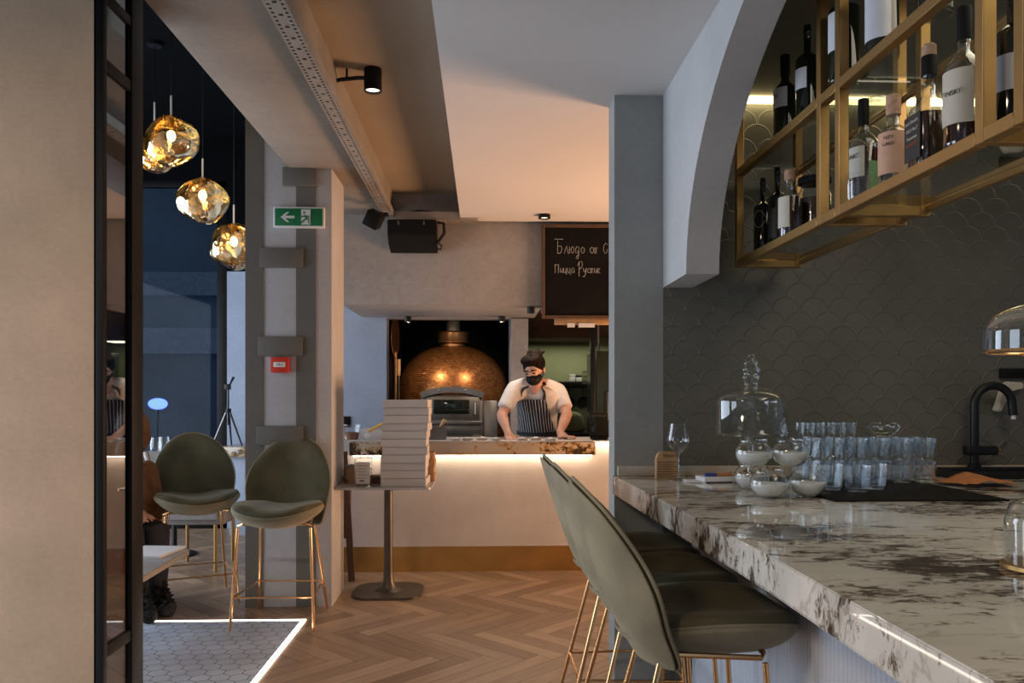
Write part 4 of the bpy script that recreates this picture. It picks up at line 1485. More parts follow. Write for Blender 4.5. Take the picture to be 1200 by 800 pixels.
bottle('clear bottle with cream and green labels, first in the middle bay of lower shelf', 1012, 1.22, ZBT, .345, .0455, 'glass', .58, .31, 'whisky', .55, 'black_matt', .075, shape='spirit', neck_l=.27,
       labels=[('label', .28, .56, 200, 96, ('HART', .47, .020, 'ink')), ('label_black', .12, .235, 205, 120), ('label_green', .10, .42, 285, 46)])
bottle('clear bottle with peach label and cork stopper, second in the middle bay of lower shelf', 1047, 1.185, ZBT, .262, .041, 'glass', .58, .42, 'water', .5, 'cork', .05, shape='spirit', neck_l=.3,
       labels=[('label_pink', .14, .60, 225, 120, ('NTY', .53, .014, 'ink'), ('LAKE', .46, .014, 'ink'))])
bottle('square whiskey bottle with black and rust label in the middle bay of lower shelf', 1089, 1.19, ZBT, .30, .046, 'glass', .52, .36, 'whisky', .50, 'black_matt', .045, True, shape='spirit', neck_l=.32,
       labels=[('label_black', .10, .50, 0, 0, ("Jack Daniel's", .44, .0125, 'label'), ('OLD No.7', .37, .013, 'label'), ('Tennessee', .30, .012, 'label'), ('WHISKEY', .24, .014, 'label_rust'))])
bottle('tall clear bottle with large cream label beside the near brass post of lower shelf', 1130, 1.165, ZBT, .335, .046, 'glass', .54, .30, 'whisky', .16, 'black_matt', .07, shape='spirit', neck_l=.30,
       labels=[('label', .16, .55, 205, 120, ('FINSKY', .38, .016, 'ink'))])
bottle('green glass bottle standing behind the near brass posts of lower shelf', 1166, 1.30, ZBT, .30, .040, 'green_bottle', .62, .3, labels=[('label_green', .2, .5, 225, 130)])
bottle('dark wine bottle with white label at the near edge of lower shelf', 1187, 1.19, ZBT, .335, .039, 'dark_bottle', labels=[('label_blue', .24, .48, 230, 120)])
sqb = bpy.data.objects['bottle.005']
MB().lathe([(0, .308), (.0185, .308), (.0175, .335), (.012, .341), (0, .342)], 18).build('stopper', M['cork'], sqb)
# upper shelf
bottle('dark port bottle with white label, first at the far end of upper shelf', 920, 1.165, ZMT, .315, .043, 'dark_bottle', .58, .36, cap='black_matt', caph=.07, labels=[('label_blue', .36, .60, 205, 110, ('R', .5, .022, 'ink'))])
bottle('dark bottle with pale label and cork top, second from the far end of upper shelf', 946, 1.16, ZMT, .335, .040, 'dark_bottle', labels=[('label_blue', .30, .52, 200, 90)])
bottle('large dark bottle with narrow grey label, first in the middle bay of upper shelf', 989, 1.15, ZMT, .36, .047, 'dark_bottle', .66, .3, labels=[('label_blue', .28, .62, 195, 60)])
bottle('big wine bottle with large white printed label in the middle bay of upper shelf', 1034, 1.185, ZMT, .36, .047, 'dark_bottle', .66, .3, labels=[('label_blue', .16, .62, 210, 125, ('I', .58, .030, 'label_rust'))])
bottle('dark bottle seen from below at the near end of upper shelf', 1097, 1.185, ZMT, .34, .042, 'dark_bottle', .64, .3)


def wine_glass(label, loc, h=.235, rb=.045, group=None):
    t = thing('wine_glass', label, 'glass', loc, 0, group)
    rf = rb * .82
    MB().lathe([(0, 0), (rf, .0), (rf, .002), (rf * .5, .004), (.006, .010), (0, .012)], 28).build('foot', M['glass'], t, 50)
    MB().lathe([(.0055, .010), (.0042, .03), (.0042, h * .42), (.007, h * .45)], 14).build('stem', M['glass'], t, 50)
    prof = []
    for q in range(0, 13):
        a_ = q / 12
        prof.append((max(.0, rb * math.sin(PI * .5 * min(1, a_ * 1.9)) ** .75) * (1 - .28 * max(0, a_ - .5) * 2), h * .445 + (h * .555) * a_))
    MB().lathe(prof, 32).build('bowl', M['glass'], t, 70)
    return t


wine_glass('clear wine glass standing among dark bottles on the upper glass shelf', (1.315, 2.67, ZMT), .21, .04, 'wine glasses on the brass shelf')
wine_glass('clear wine glass at the near end of lower shelf, base seen from below', (1.31, 2.21, ZBT), .21, .04, 'wine glasses on the brass shelf')
wine_glass('clear wine glass nearest the frame edge on lower glass shelf', (1.27, YATX(1186, 1.27), ZBT), .21, .04, 'wine glasses on the brass shelf')
gt = thing('whisky_glass', 'small clear tumbler beside the brass posts on lower shelf', 'glass', (1.152, 2.462, ZBT))
MB().lathe([(0, .001), (.030, .0), (.033, .01), (.036, .085)], 28).build('wall', M['rib_glass'], gt, 60)

# ---- on the marble bar
CT = SZ
p = W(794.5, 562, 3.47)
wine_glass('clear wine glass standing beside the wooden menu block on marble bar', (p.x, p.y, CT + .001), .242, .047)
wm = W(781, 558, 3.56)
wb = thing('menu_block', 'stack of light wooden plaques with rounded top on the far end of bar', 'menu block', (wm.x, wm.y, CT + .001), R(3))
w = .047
pl = [(-w, 0), (w, 0), (w, .085), (w * .82, .110), (w * .5, .118), (-w * .5, .118), (-w * .82, .110), (-w, .085)]
MB().prism(pl, 'y', -.01, .0).build('front_plaque', M['wood'], wb)
MB().prism([(a_ * .98, b_ * .985) for a_, b_ in pl], 'y', .001, .022).build('rear_plaque', M['wood'], wb)
for k in range(7):
    MB().box(-w * .9, w * (.9 - .3 * (k % 2)), -.0125, -.0095, .008 + k * .0105, .0105 + k * .0105).build('engraved_line', M['darkwood'], wb, 0)
text('engraved_name', 'TRANO', .018, M['darkwood'], wb, (.012, -.0105, .098), (PI / 2, 0, 0))

nb = W(831, 565, 3.42)
note = thing('note_pad', 'white note pads lying on marble bar under an orange marker', 'note pad', (nb.x, nb.y, CT + .001), R(8))
MB().box(-.105, -.01, -.045, .04, .0, .006, .001).build('cover', M['paper'], note).rotation_euler = (0, 0, R(-10))
MB().box(-.04, .11, -.05, .05, .001, .022, .001).build('pages', M['paper'], note)
MB().box(-.035, .105, -.054, .045, .0005, .004, .001).build('backing', M['black_matt'], note)
mk = thing('marker_pen', 'orange and blue marker pen lying on the white note pad', 'pen', (nb.x + .035, nb.y, CT + .030), R(8))
MB().tube([(-.005, 0, 0), (.06, 0, 0)], .008, 12).build('barrel', M['orange'], mk)
MB().tube([(-.055, 0, 0), (-.005, 0, 0)], .0082, 12).build('pen_cap', M['blue'], mk)
stc = MB().tube([W(818, 563, 3.36) * 1, W(833, 571, 3.25)], .0025, 6).build('drinking_straw', M['paper'])
stc.location.z = CT + .003 - (stc.data.vertices[0].co.z)
for v in stc.data.vertices:
    v.co.z = v.co.z * 0 + (.0025 if v.co.z > 0 else 0) + 0
bpy.data.objects.remove(stc)
q0, q1 = G(818, 562, CT + .003), G(834, 571, CT + .003)
stc = MB().tube([q0, q1], .0026, 8).build('drinking_straw', M['paper'])
tag(stc, 'thin white straw lying on marble bar in front of note pad', 'straw')

# black rubber mat
m0, m1 = G(985, 586, CT + .006), G(1163, 581, CT + .006)
mat_ = MB().box(m0.x - .02, m1.x, m0.y, 3.52, CT + .0005, CT + .007, .002).build('bar_mat', M['black_matt'])
tag(mat_, 'flat black rubber mat under the ribbed tumblers on marble bar', 'mat')
MT = CT + .0075

RIB = 16


def tumbler(name, h, r0, r1, ribbed=True):
    n = RIB * 4
    mod = (lambda k, z: 1 + (.045 * math.cos(2 * PI * k / 4) if z > .008 else 0)) if ribbed else None
    t = MB()
    t.lathe([(0, .003), (r0 * .9, .0), (r0, .008), (r0 + (r1 - r0) * .35, h * .35), (r0 + (r1 - r0) * .7, h * .7), (r1, h)], n if ribbed else 28, mod=mod)
    t.lathe([(0, .010), (r0 * .88, .011), (r1 * .95, h * .995)], 28)
    return t.build(name, M['rib_glass'], None, 60)


tproto = None
cols = [948, 975, 1002, 1029, 1056, 1083]
nth = ['first', 'second', 'third', 'fourth', 'fifth', 'sixth']
TH = .090
for lev in (0, 1):
    for row, dy in ((0, 0), (1, .096)):
        for c_, px_ in enumerate(cols):
            p = W(px_, 500, 3.335)
            loc = (p.x, p.y + dy, (MT if True else CT) + lev * (TH + .0015))
            lab = 'ribbed clear tumbler, %s from the left in the %s %s row of the tall block' % (nth[c_], 'upper' if lev else 'lower', 'rear' if row else 'front')
            if tproto is None:
                tproto = tumbler('tumbler', TH, .038, .0445)
                o = tproto
            else:
                o = tproto.copy()
                COL.objects.link(o)
            o.location = loc
            o.rotation_euler = (0, 0, random.random())
            tag(o, lab, 'tumbler', 'ribbed tumblers stacked on the black mat')
for px_, py_, lab in ((1005, 581, 'low ribbed tumbler standing foremost in front of the tall tumbler block'), (1024, 578, 'low ribbed tumbler at the right of the small group before the tall block'),
                      (973, 578.5, 'low ribbed tumbler at the left of the small group, beside the wax bowls')):
    p = G(px_, py_ - 3, CT)
    o = tproto.copy()
    COL.objects.link(o)
    o.location = (p.x, p.y, MT)
    o.scale = (1.02, 1.02, 1.06)
    tag(o, lab, 'tumbler', 'small group of ribbed tumblers')
sproto = None
ztop = MT + 2 * (TH + .0015) + .001
for i, px_ in enumerate((932, 944, 956, 968, 980, 992)):
    p = W(px_, 505, 3.44)
    if sproto is None:
        sproto = tumbler('shot_glass', .058, .017, .0205, False)
        o = sproto
    else:
        o = sproto.copy()
        COL.objects.link(o)
    o.location = (p.x + .02, p.y, ztop)
    tag(o, 'small clear shot glass, %s from the left in the row on top of tumbler block' % nth[i], 'shot glass', 'shot glasses on the tumbler block')
p = W(1036, 510, 3.42)
o = MB().lathe([(0, .0), (.03, .001), (.056, .018), (.066, .04), (.062, .052), (.055, .058)], 32).build('glass_bowl', M['glass'], None, 60)
o.location = (p.x, p.y, ztop)
tag(o, 'shallow clear glass bowl on top of the tumbler block, right end', 'bowl')

# bowls with white wax
BR = .066
bproto = None


def bowl_prof(r, z1, lo=.0):
    return [(r * math.cos(a_), .052 + .052 * math.sin(a_)) for a_ in [R(-90) + (R(150)) * q / 16 for q in range(17)] if .052 + .052 * math.sin(a_) <= z1]


for px_, py_, zz, lab in ((881, 573, 0, 'round glass bowl of white wax, lower row, left and set back'), (901, 583, 0, 'round glass bowl of white wax, lower row, foremost in the middle'),
                          (946, 582, 0, 'round glass bowl of white wax, lower row, right beside the low tumblers'),
                          (883, 0, 1, 'round glass bowl of white wax, upper row, left'), (926, 0, 1, 'round glass bowl of white wax, upper row, right')):
    if zz == 0:
        p = G(px_, py_, CT)
        loc = (p.x, p.y, CT + .0005)
    else:
        p = W(px_, 500, 2.99)
        loc = (p.x, p.y, CT + .1035)
    if bproto is None:
        bproto = thing('wax_bowl', lab, 'bowl', loc, 0, 'glass bowls of white wax stacked on the bar')
        pf_ = [(0, .0)] + [(BR * math.cos(R(a_)) ** .8, .050 + .050 * math.sin(R(a_))) for a_ in range(-80, 50, 8)] + [(BR * .74, .098), (BR * .76, .102)]
        MB().lathe(pf_, 36).build('glass_wall', M['glass'], bproto, 60)
        pw = [(0, .004)] + [(BR * .96 * math.cos(R(a_)) ** .8, .051 + .047 * math.sin(R(a_))) for a_ in range(-80, 1, 8)] + [(BR * .955, .0515), (0, .0505)]
        MB().lathe(pw, 36).build('wax', M['wax'], bproto, 50)
        MB().tube([(0, 0, .05), (.001, .001, .062)], .001, 6).build('wick', M['cork'], bproto)
    else:
        copy_tree(bproto, loc, random.random(), lab)

# cake stand and glass cloche
p = W(882.5, 508, 3.29)
cst = thing('cake_stand', 'clear glass cake stand carrying the dome behind the wax bowls', 'cake stand', (p.x, p.y + .03, CT + .001))
rz_ = EYE - (508 - CY) * 3.29 / FOC - CT - .001
MB().lathe([(0, 0), (.07, .0), (.072, .006), (.03, .02), (.014, .05), (.013, rz_ - .05), (.03, rz_ - .014), (.142, rz_ - .008), (.145, rz_ - .001), (0, rz_ - .002)], 36).build('pedestal', M['glass'], cst, 50)
cl = thing('glass_cloche', 'tall clear glass cloche with beaded knob on marble bar', 'cloche', (p.x, p.y + .03, CT + rz_ + .001))
cr = .143
prof = [(cr * 1.03, 0), (cr * 1.0, .006), (cr, .13)]
for q in range(1, 9):
    a_ = R(90 * q / 8)
    prof.append((cr * (.12 + .88 * math.cos(a_)) if q < 8 else .016, .13 + .062 * math.sin(a_)))
MB().lathe(prof, 48).build('dome', M['glass'], cl, 60)
kb_ = []
zz = .190
kp = [(.0, zz)]
for rr in (.030, .036, .038, .030):
    for q in range(1, 6):
        a_ = PI * q / 6
        kp.append((rr * (.70 + .30 * math.sin(a_)), zz + rr * .80 * q / 6))
    zz += rr * .82
for q in range(0, 7):
    kp.append((.024 * math.cos(PI / 2 * q / 6), zz + .026 * math.sin(PI / 2 * q / 6)))
MB().lathe(kp, 24).build('knob', M['glass'], cl, 60)

# orange cloth
p = G(1143, 572, CT)
oc_ = MB()
nx, ny = 14, 8
vv = [[None] * (nx + 1) for _ in range(ny + 1)]
for j in range(ny + 1):
    for i in range(nx + 1):
        u, v = -1 + 2 * i / nx, -1 + 2 * j / ny
        hgt = .006 + .036 * max(0, 1 - abs(u - .05) * 1.15) ** 1.4 * (.35 + .65 * max(0, (v + 1) / 2)) + .003 * math.sin(9 * u + 4 * v)
        vv[j][i] = oc_.bm.verts.new((u * .135 * (1 - .25 * max(0, -v) * abs(u)), v * .085, hgt))
for j in range(ny):
    for i in range(nx):
        oc_.bm.faces.new((vv[j][i], vv[j][i + 1], vv[j + 1][i + 1], vv[j + 1][i]))
o = oc_.build('cloth', M['orange'], None, 60, mods=[('SOLIDIFY', dict(thickness=.004))])
o.location = (p.x + .065, p.y + .09, CT + .008)
tag(o, 'orange folded cloth peaked in the middle beside the black sink tray', 'cloth')

# black sink tray and tap
t0 = XAT(1110, 3.5)
sk = thing('sink_tray', 'long low black sink tray against the upstand at right end of bar', 'sink tray', (t0, 3.44, CT))
mb = MB()
mb.box(0, 1.0, 0, .165, .0005, .012)
mb.box(0, 1.0, 0, .012, .011, .034, .002)
mb.box(0, .012, .012, .165, .011, .034, .002)
mb.build('basin', M['black_metal'], sk)
MB().box(.012, 1.0, .125, .165, .011, .040, .002).build('tap_ledge', M['black_metal'], sk)
fp_ = W(1142, 545, 3.60)
tp = thing('tap', 'black gooseneck tap rising from the sink tray, chrome nozzle', 'tap', (XAT(1142, 3.585), 3.585, CT + .0405))
hz_ = ZAT(1160, 447, 3.58) - CT - .0405 - .018
ra = .083
pts = [(0, 0, 0), (0, 0, hz_ - ra)]
for q in range(1, 15):
    a_ = PI - (PI * 1.02) * q / 14
    pts.append((ra + ra * math.cos(a_), -.012 * q / 14, hz_ - ra + ra * math.sin(a_)))
pts.append((2 * ra + .004, -.014, hz_ - ra - .05))
MB().tube(pts, .0185, 16).build('spout', M['black_metal'], tp)
MB().tube([(2 * ra + .004, -.014, hz_ - ra - .05), (2 * ra + .004, -.014, hz_ - ra - .068)], .011, 12).build('nozzle', M['signwhite'], tp)
MB().lathe([(0, .0), (.028, 0), (.028, .012), (.02, .016), (0, .016)], 20).build('base_ring', M['black_metal'], tp)
MB().box(-.045, .10, -.02, .02, .055, .095, .006).build('valve_body', M['black_metal'], tp)
lv = MB().tube([(.10, 0, .075), (.118, 0, .078)], .009, 10).build('lever', M['brass'], tp)
MB().tube([(.115, 0, .078), (.145, -.005, .108)], .005, 8).build('lever_tip', M['black_metal'], lv)
# wall rail and hanging board
wr = thing('wall_rail', 'short black slotted rail on the scale tiles above the tap', 'rail', (XAT(1170, BY), BY - .001, ZAT(1180, 443, BY)))
MB().box(0, .30, -.025, 0, 0, .045, .003).build('rail_body', M['black_matt'], wr)
MB().box(.02, .28, -.027, -.024, .018, .024).build('slot', M['dark_frame'], wr, 0)
wp = W(1189, 470, 3.62)
hb = MB().prism([(-.02, -.045), (.006, -.05), (.05, .05), (.11, .055), (.11, .085), (.035, .09), (.02, .06)], 'y', -.02, .02)
bmesh.ops.bevel(hb.bm, geom=hb.bm.edges[:], offset=.005, segments=2, affect='EDGES')
o = hb.build('scoop', M['label'], None)
o.location = (wp.x, BY - .023, wp.z)
tag(o, 'pale bent wooden scoop hanging on the scale tiles beside the tap', 'scoop')

# glass table lamp at the right edge
lc = G(1228, 668, CT)
gl_ = thing('glass_lamp', 'glass table lamp with gold rimmed dome and gold base at right edge of bar', 'lamp', (lc.x, lc.y, CT))
MB().lathe([(0, .0005), (.086, .0005), (.088, .004), (.086, .012), (0, .013)], 40).build('base', M['brass'], gl_)
hs = ZAT(1180, 411, lc.y) - CT
MB().lathe([(.016, .013), (.016, hs - .01)], 20).build('glass_stem', M['glass'], gl_, 60)
MB().lathe([(.078, .013), (.079, .10), (.07, .135), (.04, .15)], 36).build('glass_collar', M['glass'], gl_, 60)
rs_ = .119
prof = [(rs_, hs), (rs_, hs + .04)]
for q in range(1, 8):
    a_ = R(90 * q / 8)
    prof.append((rs_ * math.cos(a_) ** .8, hs + .04 + .062 * math.sin(a_)))
prof.append((0.012, hs + .103))
MB().lathe(prof, 40).build('glass_shade', M['glass'], gl_, 60)
MB().tube([(rs_ * math.cos(2 * PI * q / 40), rs_ * math.sin(2 * PI * q / 40), hs) for q in range(40)], .0032, 6, closed=True).build('shade_rim', M['copper'], gl_)
MB().lathe([(0, hs - .012), (.05, hs - .01), (.05, hs - .004), (.012, hs + .0), (.012, hs + .085), (.024, hs + .09), (.024, hs + .10), (0, hs + .104)], 24).build('holder', M['copper'], gl_)

# ================================================================== KITCHEN PASS: things on the counter
KZ = cz_top


def kp_(px_, zc):
    p = W(px_, 500, zc)
    return p.x, p.y


x, y = kp_(412, 6.42)
tub = thing('food_tub', 'clear plastic tub with brown filling at the left end of pass counter', 'tub', (x, y, KZ))
MB().lathe([(0, .001), (.055, .0), (.066, .11), (.068, .115), (.066, .118)], 28).build('wall', M['rib_glass'], tub, 60)
MB().lathe([(0, .003), (.052, .003), (.058, .055), (0, .06)], 24).build('filling', M['rustcloth'], tub)
x, y = kp_(437, 6.5)
tr_ = thing('white_tray', 'white rectangular food tray near the left end of pass counter', 'tray', (x, y, KZ))
mb = MB()
mb.box(-.085, .085, -.10, .10, 0, .008)
for q in ((-.085, -.079, -.1, .1), (.079, .085, -.1, .1), (-.079, .079, -.1, -.094), (-.079, .079, .094, .1)):
    mb.box(*q, .007, .075)
mb.build('tray_body', M['plastic'], tr_, 0)
MB().box(-.088, .088, -.103, .103, .0755, .083, .003).build('lid', M['plastic'], tr_)
x2, y2 = kp_(430, 6.33)
spt = thing('spatula', 'kitchen spatula with yellow handle leaning against the white tray', 'spatula', (x2, y2, KZ))
MB().box(-.045, .0, -.004, .004, .003, .07, .002).build('blade', M['plastic'], spt).rotation_euler = (0, R(55), 0)
MB().tube([(.01, 0, .068), (.125, .0, .128)], [.010, .013], 10).build('handle', M['yellow'], spt)
x, y = kp_(511, 6.40)
pn = thing('steel_pan', 'small square steel container with wooden spoon handle right of the white boxes', 'pan', (x, y, KZ))
mb = MB()
mb.box(-.08, .08, -.06, .06, .0005, .006)
for q in ((-.08, -.077, -.06, .06), (.077, .08, -.06, .06), (-.077, .077, -.06, -.057), (-.077, .077, .057, .06)):
    mb.box(*q, .005, .098)
mb.build('pan_wall', M['steel'], pn, 0)
MB().box(-.085, .085, -.065, .065, .0975, .1005, .001).build('pan_lid', M['steel'], pn, 0)
sn = thing('wooden_spoon', 'light wooden spoon handle sticking up from the steel container', 'spoon', (x + .035, y, KZ + .101))
MB().tube([(0, 0, 0), (.035, 0, .055)], [.011, .017], 10).build('handle', M['wood'], sn)
lid = None
words_ = ['first', 'second', 'third', 'fourth', 'fifth', 'sixth', 'seventh']
for i, px_ in enumerate((533, 548, 565, 581, 612, 628, 645)):
    x, y = kp_(px_, 6.22 + .05 * (i % 3))
    lab = 'small white dough dish, %s from the left in the row on pass counter' % words_[i]
    if lid is None:
        lid = thing('dough_dish', lab, 'dish', (x, y, KZ), 0, 'small dishes lined up on the pass counter')
        MB().lathe([(0, .0005), (.035, .0005), (.046, .018), (.044, .018), (.034, .006), (0, .005)], 24).build('dish_wall', M['plastic'], lid, 50)
        MB().lathe([(0, .006), (.033, .007), (.03, .018), (.015, .026), (0, .028)], 20).build('dough', M['wax'], lid, 50)
    else:
        copy_tree(lid, (x, y, KZ), i * 1.0, lab)
x, y = kp_(702, 6.35)
pos = thing('order_terminal', 'black order terminal with tilted screen at the right end of pass counter', 'terminal', (x, y, KZ))
MB().box(-.06, .06, -.05, .06, .0, .02, .004).build('foot', M['black_matt'], pos)
MB().box(-.072, .072, -.012, .012, .0, .20, .006).build('screen_case', M['black_matt'], pos).matrix_local = Matrix.Translation((0, -.01, .012)) @ Matrix.Rotation(R(-8), 4, 'X')
MB().box(-.060, .060, -.0145, -.0115, .02, .185, .001).build('screen', M['dark_bottle'], pos).matrix_local = Matrix.Translation((0, -.01, .012)) @ Matrix.Rotation(R(-8), 4, 'X')

# on the pedestal table
bx_, by2 = tb.x - .15, tb.y - .2
bt = thing('sanitizer_bottle', 'square clear pump bottle with grey label on the pedestal table', 'bottle', (XAT(426, by2), by2, TZ))
mb = MB().box(-.056, .056, -.034, .034, .0005, .185, .012, 3)
mb.lathe([(.036, .184), (.03, .194), (.016, .200), (.016, .212)], 20)
mb.build('bottle_wall', M['rib_glass'], bt)
MB().box(-.052, .052, -.031, .031, .004, .12, .010, 2).build('liquid', M['water'], bt)
MB().box(-.046, .046, -.0355, -.0342, .02, .16).build('label', M['card'], bt, 0)
for k in range(5):
    MB().box(-.036, .036 - .012 * (k % 3), -.0362, -.0354, .135 - k * .02, .139 - k * .02).build('label_print', M['steel'], bt, 0)
MB().box(-.02, .01, -.0362, -.0354, .035, .043).build('label_print', M['ink'], bt, 0)
MB().lathe([(0, .212), (.019, .212), (.019, .228), (.006, .230), (.006, .255), (0, .256)], 16).tube([(0, 0, .25), (.0, -.02, .253), (0, -.045, .248)], .006, 8).build('pump', M['signwhite'], bt)
x, y = tb.x - .225, tb.y + .02
bg = thing('paper_bag', 'crumpled brown paper bag behind the pump bottle on pedestal table', 'bag', (x, y, TZ))
mb = MB()
rr_ = random.Random(5)
rg = []
for z_, s_ in ((.002, 1), (.03, 1.05), (.065, 1.0), (.09, .96), (.105, .88)):
    rg.append([mb.bm.verts.new(((.075 * math.copysign(abs(math.cos(a_)) ** .6, math.cos(a_))) * s_ + rr_.uniform(-.006, .006), (.055 * math.copysign(abs(math.sin(a_)) ** .6, math.sin(a_))) * s_ + rr_.uniform(-.006, .006), z_ + rr_.uniform(-.004, .004) * (z_ > .01)))
               for a_ in [2 * PI * q / 20 for q in range(20)]])
mb.skin_rings(rg)
mb.build('bag_body', M['kraft'], bg, 20)
mb = MB().tube([(-.07, -.03, .108), (-.02, -.04, .118), (.03, -.03, .112), (.07, -.035, .12)], .012, 7)
mb.build('rolled_top', M['greycloth'], bg, 20)
x, y = XAT(441.5, tb.y), tb.y + .02
kx = thing('kraft_carton', 'small open brown carton between pump bottle and white boxes', 'carton', (x, y, TZ))
mb = MB()
for q in ((-.05, -.046, -.05, .05), (.046, .05, -.05, .05), (-.046, .046, -.05, -.046), (-.046, .046, .046, .05)):
    mb.box(*q, .0, .05)
mb.box(-.05, .05, -.05, .05, 0.0005, .004)
mb.build('carton_wall', M['kraft'], kx, 0)
MB().box(-.05, .05, -.1, -.05, .049, .051).build('flap', M['kraft'], kx, 0).rotation_euler = (0, 0, 0)
x, y = tb.x + .25, tb.y + .192
lx = None
for k in range(4):
    lab = 'flat brown carton sleeve, %s of the low pile behind the white boxes' % ['lowest', 'second from below', 'third from below', 'topmost'][k]
    if lx is None:
        lx = MB().box(-.055, .055, -.10, .10, 0, .048, .002).build('carton_sleeve', M['kraft'])
        o = lx
    else:
        o = lx.copy()
        COL.objects.link(o)
    o.location = (x - .004 * (k % 2), y, TZ + .0005 + k * .049)
    tag(o, lab, 'carton', 'brown cartons behind the white boxes')

# ================================================================== KITCHEN BEYOND
ky = 9.42
zsh = ZAT(660, 447, ky)
ks = thing('wall_shelf', 'dark wall shelf on the olive kitchen wall behind the chef', 'shelf', (XAT(618, ky), ky, zsh))
sl_ = XAT(698, ky) - XAT(618, ky)
MB().box(0, sl_, -.02, .17, -.03, 0, .003).build('board', M['black_metal'], ks)
MB().box(sl_ * .8, sl_, -.024, -.019, -.03, .012).build('steel_edge', M['steel'], ks, 0)
MB().box(nx1 + .12, 2.6, kb - .06, kb - .003, ZAT(660, 405, kb), ZAT(660, 399, kb), .004).build('trim_2', M['kitchen_green'])['kind'] = 'structure'
for i, (a0, a1, hh_) in enumerate(((668, 674.5, .085), (675.5, 682, .075))):
    x0, x1 = XAT(a0, ky), XAT(a1, ky)
    c_ = thing('food_box', '%s small pale food box on the dark kitchen shelf' % ('left' if i == 0 else 'right'), 'box', ((x0 + x1) / 2, ky + .07, zsh), 0, 'food boxes on the kitchen shelf')
    w = (x1 - x0) / 2
    MB().box(-w, w, -.05, .05, .0005, hh_ * .7, .004).build('box_body', M['plastic'], c_)
    MB().box(-w * 1.04, w * 1.04, -.053, .053, hh_ * .72, hh_, .003).build('box_lid', M['black_matt'] if i else M['plastic'], c_)
x0, x1 = XAT(684, ky), XAT(695, ky)
wb_ = thing('wire_basket', 'dark wire basket at the right end of kitchen shelf', 'basket', ((x0 + x1) / 2, ky + .07, zsh))
mb = MB()
w = (x1 - x0) / 2
for z_ in (.004, .06, .12):
    mb.tube([(-w, -.05, z_), (w, -.05, z_), (w, .05, z_), (-w, .05, z_)], .003, 5, closed=True)
for q in range(6):
    xx = -w + 2 * w * q / 5
    mb.tube([(xx, -.05, .003), (xx, -.05, .12)], .0022, 5)
    mb.tube([(xx, .05, .003), (xx, .05, .12)], .0022, 5)
mb.build('wire_frame', M['black_metal'], wb_)
# hanging tools
hr = thing('tool_rail', 'dark rail below the kitchen shelf with hooks', 'rail', (XAT(640, ky), ky + .08, zsh - .06))
MB().tube([(0, 0, 0), (.56, 0, 0)], .008, 8).build('bar', M['black_metal'], hr)
for i, (px_, ln, kind_) in enumerate(((667, .22, 'pan'), (684, .26, 'pan'), (690.5, .34, 'ladle'), (695, .16, 'ladle'))):
    xx = XAT(px_, ky)
    if kind_ == 'pan':
        t = thing('frying_pan', 'dark frying pan hanging %s below the kitchen shelf' % ('left' if i == 0 else 'right, beside the ladles,'), 'pan', (xx, ky + .05, zsh - .075), 0, 'pans hanging in the kitchen')
        MB().tube([(0, 0, 0), (0, .0, -.10)], .007, 8).build('handle', M['black_metal'], t)
        MB().lathe([(0, 0), (.06, 0), (.078, .025), (.074, .026), (.058, .005), (0, .005)], 24).build('pan_body', M['black_metal'], t, 50).matrix_local = Matrix.Translation((0, 0, -.175)) @ Matrix.Rotation(R(90), 4, 'X')
    else:
        t = thing('ladle', '%s steel ladle hanging below the kitchen shelf' % ('long' if ln > .3 else 'short'), 'ladle', (xx, ky - .03, zsh - .075), 0, 'ladles hanging in the kitchen')
        MB().tube([(0, 0, 0), (0, 0, -ln)], .005, 6).build('handle', M['steel'], t)
        MB().ell((0, 0, -ln - .02), (.032, .026, .026)).build('bowl', M['steel'], t)
p = W(655, 462, 9.45)
dcl = MB()
vv = [[dcl.bm.verts.new((.11 * (i / 8 - .5) * (1 - .2 * j / 6), .012 * math.sin(i * 1.7 + j), -.17 * j / 6 - .02 * math.sin(i))) for i in range(9)] for j in range(7)]
for j in range(6):
    for i in range(8):
        dcl.bm.faces.new((vv[j][i], vv[j][i + 1], vv[j + 1][i + 1], vv[j + 1][i]))
o = dcl.build('dish_towel', M['kitchen_green'], None, 60, mods=[('SOLIDIFY', dict(thickness=.004))])
o.location = (p.x, 9.50, zsh - .09)
tag(o, 'pale green dish towel hanging from the kitchen shelf next to chef', 'towel')
wk = thing('work_bench', 'dark steel work bench along the olive kitchen wall behind the chef', 'bench', (XAT(640, 9.0), 9.0, 0))
wz = ZAT(660, 507, 8.75)
MB().box(-.15, 1.4, -.25, .42, wz - .05, wz, .004).build('bench_top', M['black_metal'], wk)
MB().box(-.13, 1.38, -.22, .40, .02, wz - .05, .004).build('bench_body', M['black_matt'], wk)
p = W(673, 507, 8.95)
fbag = MB()
rg = []
for z_, s_ in ((.0005, .8), (.03, 1), (.10, 1.0), (.17, .9), (.21, .6), (.225, .2)):
    rg.append([fbag.bm.verts.new((.125 * s_ * math.cos(2 * PI * q / 18) * (1 + .03 * math.sin(5 * q)) - .02 * z_ / .2, .09 * s_ * math.sin(2 * PI * q / 18), z_)) for q in range(18)])
fbag.skin_rings(rg)
o = fbag.build('flour_bag', M['kitchen_green'], None, 60)
o.location = (p.x, p.y, wz + .0005)
tag(o, 'rounded pale green bag standing on the kitchen work bench beside chef', 'bag')
p = W(689, 500, 8.9)
sc_ = thing('scale', 'low white kitchen scale on the work bench right of the green bag', 'scale', (p.x + .07, p.y, wz))
MB().box(-.07, .07, -.07, .07, .001, .05, .006).build('scale_body', M['plastic'], sc_)
MB().box(-.075, .075, -.075, .075, .055, .066, .004).box(-.02, .02, -.02, .02, .049, .056).build('platform', M['plastic'], sc_)
